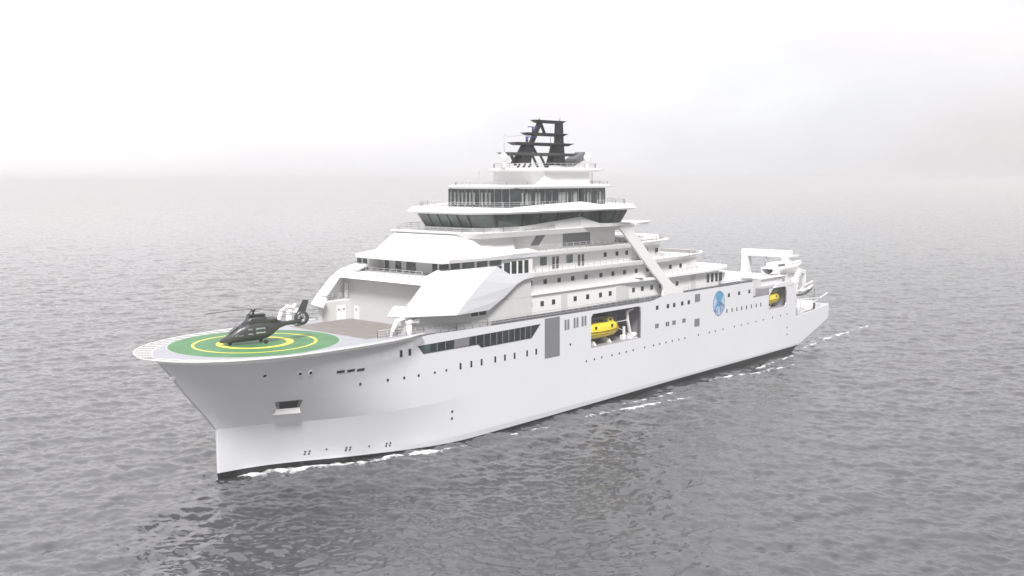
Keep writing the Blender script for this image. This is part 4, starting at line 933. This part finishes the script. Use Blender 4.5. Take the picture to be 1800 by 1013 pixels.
def nz(scale, det, stretch=(1, 1, 1), rot=0):
    mp = nt.nodes.new('ShaderNodeMapping'); mp.inputs['Scale'].default_value = stretch; mp.inputs['Rotation'].default_value = (0, 0, rot)
    n = nt.nodes.new('ShaderNodeTexNoise'); n.inputs['Scale'].default_value = scale; n.inputs['Detail'].default_value = det; n.inputs['Roughness'].default_value = .6
    nt.links.new(g.outputs['Position'], mp.inputs['Vector']); nt.links.new(mp.outputs[0], n.inputs['Vector']); return n
n1 = nz(1.7, 5, (1, .55, 1), R(-42)); n2 = nz(.5, 3, (1, .5, 1), R(-38))
b1 = nt.nodes.new('ShaderNodeBump'); b1.inputs['Strength'].default_value = 1; b1.inputs['Distance'].default_value = .05
b2 = nt.nodes.new('ShaderNodeBump'); b2.inputs['Strength'].default_value = 1; b2.inputs['Distance'].default_value = .10
nt.links.new(n2.outputs['Fac'], b2.inputs['Height']); nt.links.new(n1.outputs['Fac'], b1.inputs['Height']); nt.links.new(b2.outputs['Normal'], b1.inputs['Normal'])
nt.links.new(b1.outputs['Normal'], p.inputs['Normal'])
fa = nt.nodes.new('ShaderNodeAttribute'); fa.attribute_name = 'foam'
fn = nz(1.6, 6); mul = nt.nodes.new('ShaderNodeMath'); mul.operation = 'MULTIPLY_ADD'; mul.inputs[1].default_value = 2.4; mul.inputs[2].default_value = -1.4
add = nt.nodes.new('ShaderNodeMath'); add.operation = 'ADD'; nt.links.new(fn.outputs['Fac'], mul.inputs[0])
m2 = nt.nodes.new('ShaderNodeMath'); m2.operation = 'MULTIPLY'; nt.links.new(fa.outputs['Fac'], m2.inputs[0]); m2.inputs[1].default_value = 1.25
nt.links.new(mul.outputs[0], add.inputs[0]); nt.links.new(m2.outputs[0], add.inputs[1])
m3 = nt.nodes.new('ShaderNodeMath'); m3.operation = 'MULTIPLY'; m3.use_clamp = True; nt.links.new(add.outputs[0], m3.inputs[0])
ge = nt.nodes.new('ShaderNodeMath'); ge.operation = 'MULTIPLY'; ge.use_clamp = True; ge.inputs[1].default_value = 6; nt.links.new(fa.outputs['Fac'], ge.inputs[0]); nt.links.new(ge.outputs[0], m3.inputs[1])
df = nt.nodes.new('ShaderNodeBsdfDiffuse'); df.inputs['Color'].default_value = (.82, .83, .84, 1)
ms = nt.nodes.new('ShaderNodeMixShader'); nt.links.new(m3.outputs[0], ms.inputs[0]); nt.links.new(p.outputs[0], ms.inputs[1]); nt.links.new(df.outputs[0], ms.inputs[2])
nt.links.new(ms.outputs[0], nt.nodes['Material Output'].inputs['Surface'])
me.materials.append(m)

# ------------------------------------------------------------------ air
HAZE_D = .0004
m = bpy.data.materials.new('haze_air'); m.use_nodes = True; nt = m.node_tree; nt.nodes.clear()
ou = nt.nodes.new('ShaderNodeOutputMaterial'); pv = nt.nodes.new('ShaderNodeVolumePrincipled'); pv.inputs['Color'].default_value = (.99, .982, .98, 1); pv.inputs['Density'].default_value = HAZE_D; pv.inputs['Anisotropy'].default_value = .25
nt.links.new(pv.outputs[0], ou.inputs['Volume'])
hz = MB().box(CAM.x - 11900, CAM.x + 11900, CAM.y - 11900, CAM.y + 11900, -3.5 - 1, 62).build('haze', m); tag(hz, 'pale mist over the sea fading the horizon', 'haze', kind='stuff')

# ------------------------------------------------------------------ sky and light
SUN_EL, SUN_AZ = R(50), R(-132)      # azimuth of the direction towards the sun, from +x counter-clockwise
w = bpy.data.worlds.new('World'); sc.world = w; w.use_nodes = True; nt = w.node_tree; bg = nt.nodes['Background']
sky = nt.nodes.new('ShaderNodeTexSky'); sky.sky_type = 'NISHITA'; sky.sun_disc = False; sky.sun_elevation = SUN_EL; sky.sun_rotation = math.pi / 2 - SUN_AZ; sky.dust_density = 4
hs = nt.nodes.new('ShaderNodeHueSaturation'); hs.inputs['Saturation'].default_value = .12; nt.links.new(sky.outputs[0], hs.inputs['Color'])
tc = nt.nodes.new('ShaderNodeTexCoord')
mp = nt.nodes.new('ShaderNodeMapping'); mp.inputs['Scale'].default_value = (1, 1, 2.6); nt.links.new(tc.outputs['Generated'], mp.inputs[0])
cn = nt.nodes.new('ShaderNodeTexNoise'); cn.inputs['Scale'].default_value = 2.0; cn.inputs['Detail'].default_value = 6; cn.inputs['Roughness'].default_value = .55; nt.links.new(mp.outputs[0], cn.inputs['Vector'])
# overcast veil: bright towards the left, greyer to the right and behind the camera
vd = nt.nodes.new('ShaderNodeVectorMath'); vd.operation = 'DOT_PRODUCT'; LD = Vector((.25, .97, 0)).normalized(); vd.inputs[1].default_value = (.3, 1.2, 0); nt.links.new(tc.outputs['Generated'], vd.inputs[0])
cr = nt.nodes.new('ShaderNodeMapRange'); cr.inputs['From Min'].default_value = -.7; cr.inputs['From Max'].default_value = 1.3; cr.inputs['To Min'].default_value = .9; cr.inputs['To Max'].default_value = 7.3; nt.links.new(vd.outputs['Value'], cr.inputs['Value'])
sz = nt.nodes.new('ShaderNodeSeparateXYZ'); nt.links.new(tc.outputs['Generated'], sz.inputs[0])
zr = nt.nodes.new('ShaderNodeMapRange'); zr.inputs['From Min'].default_value = 0; zr.inputs['From Max'].default_value = 1.0; zr.inputs['To Min'].default_value = 1.07; zr.inputs['To Max'].default_value = 1.7; nt.links.new(sz.outputs['Z'], zr.inputs['Value'])
nr = nt.nodes.new('ShaderNodeMapRange'); nr.inputs['From Min'].default_value = .35; nr.inputs['From Max'].default_value = .65; nr.inputs['To Min'].default_value = .87; nr.inputs['To Max'].default_value = 1.07; nt.links.new(cn.outputs['Fac'], nr.inputs['Value'])
ma = nt.nodes.new('ShaderNodeMath'); ma.operation = 'MULTIPLY'; nt.links.new(cr.outputs[0], ma.inputs[0]); nt.links.new(zr.outputs[0], ma.inputs[1])
mb = nt.nodes.new('ShaderNodeMath'); mb.operation = 'MULTIPLY'; nt.links.new(ma.outputs[0], mb.inputs[0]); nt.links.new(nr.outputs[0], mb.inputs[1])
cc = nt.nodes.new('ShaderNodeCombineColor')
tn = nt.nodes.new('ShaderNodeTexNoise'); tn.inputs['Scale'].default_value = 3.1; tn.inputs['Detail'].default_value = 2; nt.links.new(mp.outputs[0], tn.inputs['Vector'])
for i, k in enumerate((1.0, .99, 1.01)):
    if i != 1:
        tr = nt.nodes.new('ShaderNodeMapRange'); tr.inputs['From Min'].default_value = .35; tr.inputs['From Max'].default_value = .65
        tr.inputs['To Min'].default_value, tr.inputs['To Max'].default_value = ((.985, 1.035) if i == 0 else (1.035, .99)); nt.links.new(tn.outputs['Fac'], tr.inputs['Value'])
        mk = nt.nodes.new('ShaderNodeMath'); mk.operation = 'MULTIPLY'; nt.links.new(mb.outputs[0], mk.inputs[0]); nt.links.new(tr.outputs[0], mk.inputs[1]); nt.links.new(mk.outputs[0], cc.inputs[i])
        continue
    mk = nt.nodes.new('ShaderNodeMath'); mk.operation = 'MULTIPLY'; mk.inputs[1].default_value = k; nt.links.new(mb.outputs[0], mk.inputs[0]); nt.links.new(mk.outputs[0], cc.inputs[i])
mx = nt.nodes.new('ShaderNodeMix'); mx.data_type = 'RGBA'; mx.inputs['Factor'].default_value = .85; nt.links.new(hs.outputs[0], mx.inputs['A']); nt.links.new(cc.outputs[0], mx.inputs['B'])
nt.links.new(mx.outputs['Result'], bg.inputs['Color']); bg.inputs['Strength'].default_value = .1
sd = Vector((math.cos(SUN_EL) * math.cos(SUN_AZ), math.cos(SUN_EL) * math.sin(SUN_AZ), math.sin(SUN_EL)))
sl = bpy.data.lights.new('sun', 'SUN'); sl.energy = 3.0; sl.angle = R(16); sl.color = (1, .98, .95)
so = bpy.data.objects.new('sun', sl); col.objects.link(so); so.rotation_euler = sd.to_track_quat('Z', 'Y').to_euler()

# ------------------------------------------------------------------ camera
cam = bpy.data.cameras.new('camera'); co_ = bpy.data.objects.new('camera', cam); col.objects.link(co_); sc.camera = co_
cam.sensor_width = 36; cam.lens = FOC / 1800 * 36; cam.clip_end = 20000; cam.clip_start = 1
co_.location = CAM
fw = Vector((math.sin(YAW) * math.cos(PITCH), math.cos(YAW) * math.cos(PITCH), -math.sin(PITCH)))
co_.rotation_euler = fw.to_track_quat('-Z', 'Y').to_euler()
sc.view_settings.view_transform = 'Standard'; sc.view_settings.look = 'None'; sc.view_settings.gamma = 1; sc.view_settings.exposure = .77
try: sc.cycles.volume_bounces = 4; sc.cycles.volume_step_rate = 1
except Exception: pass
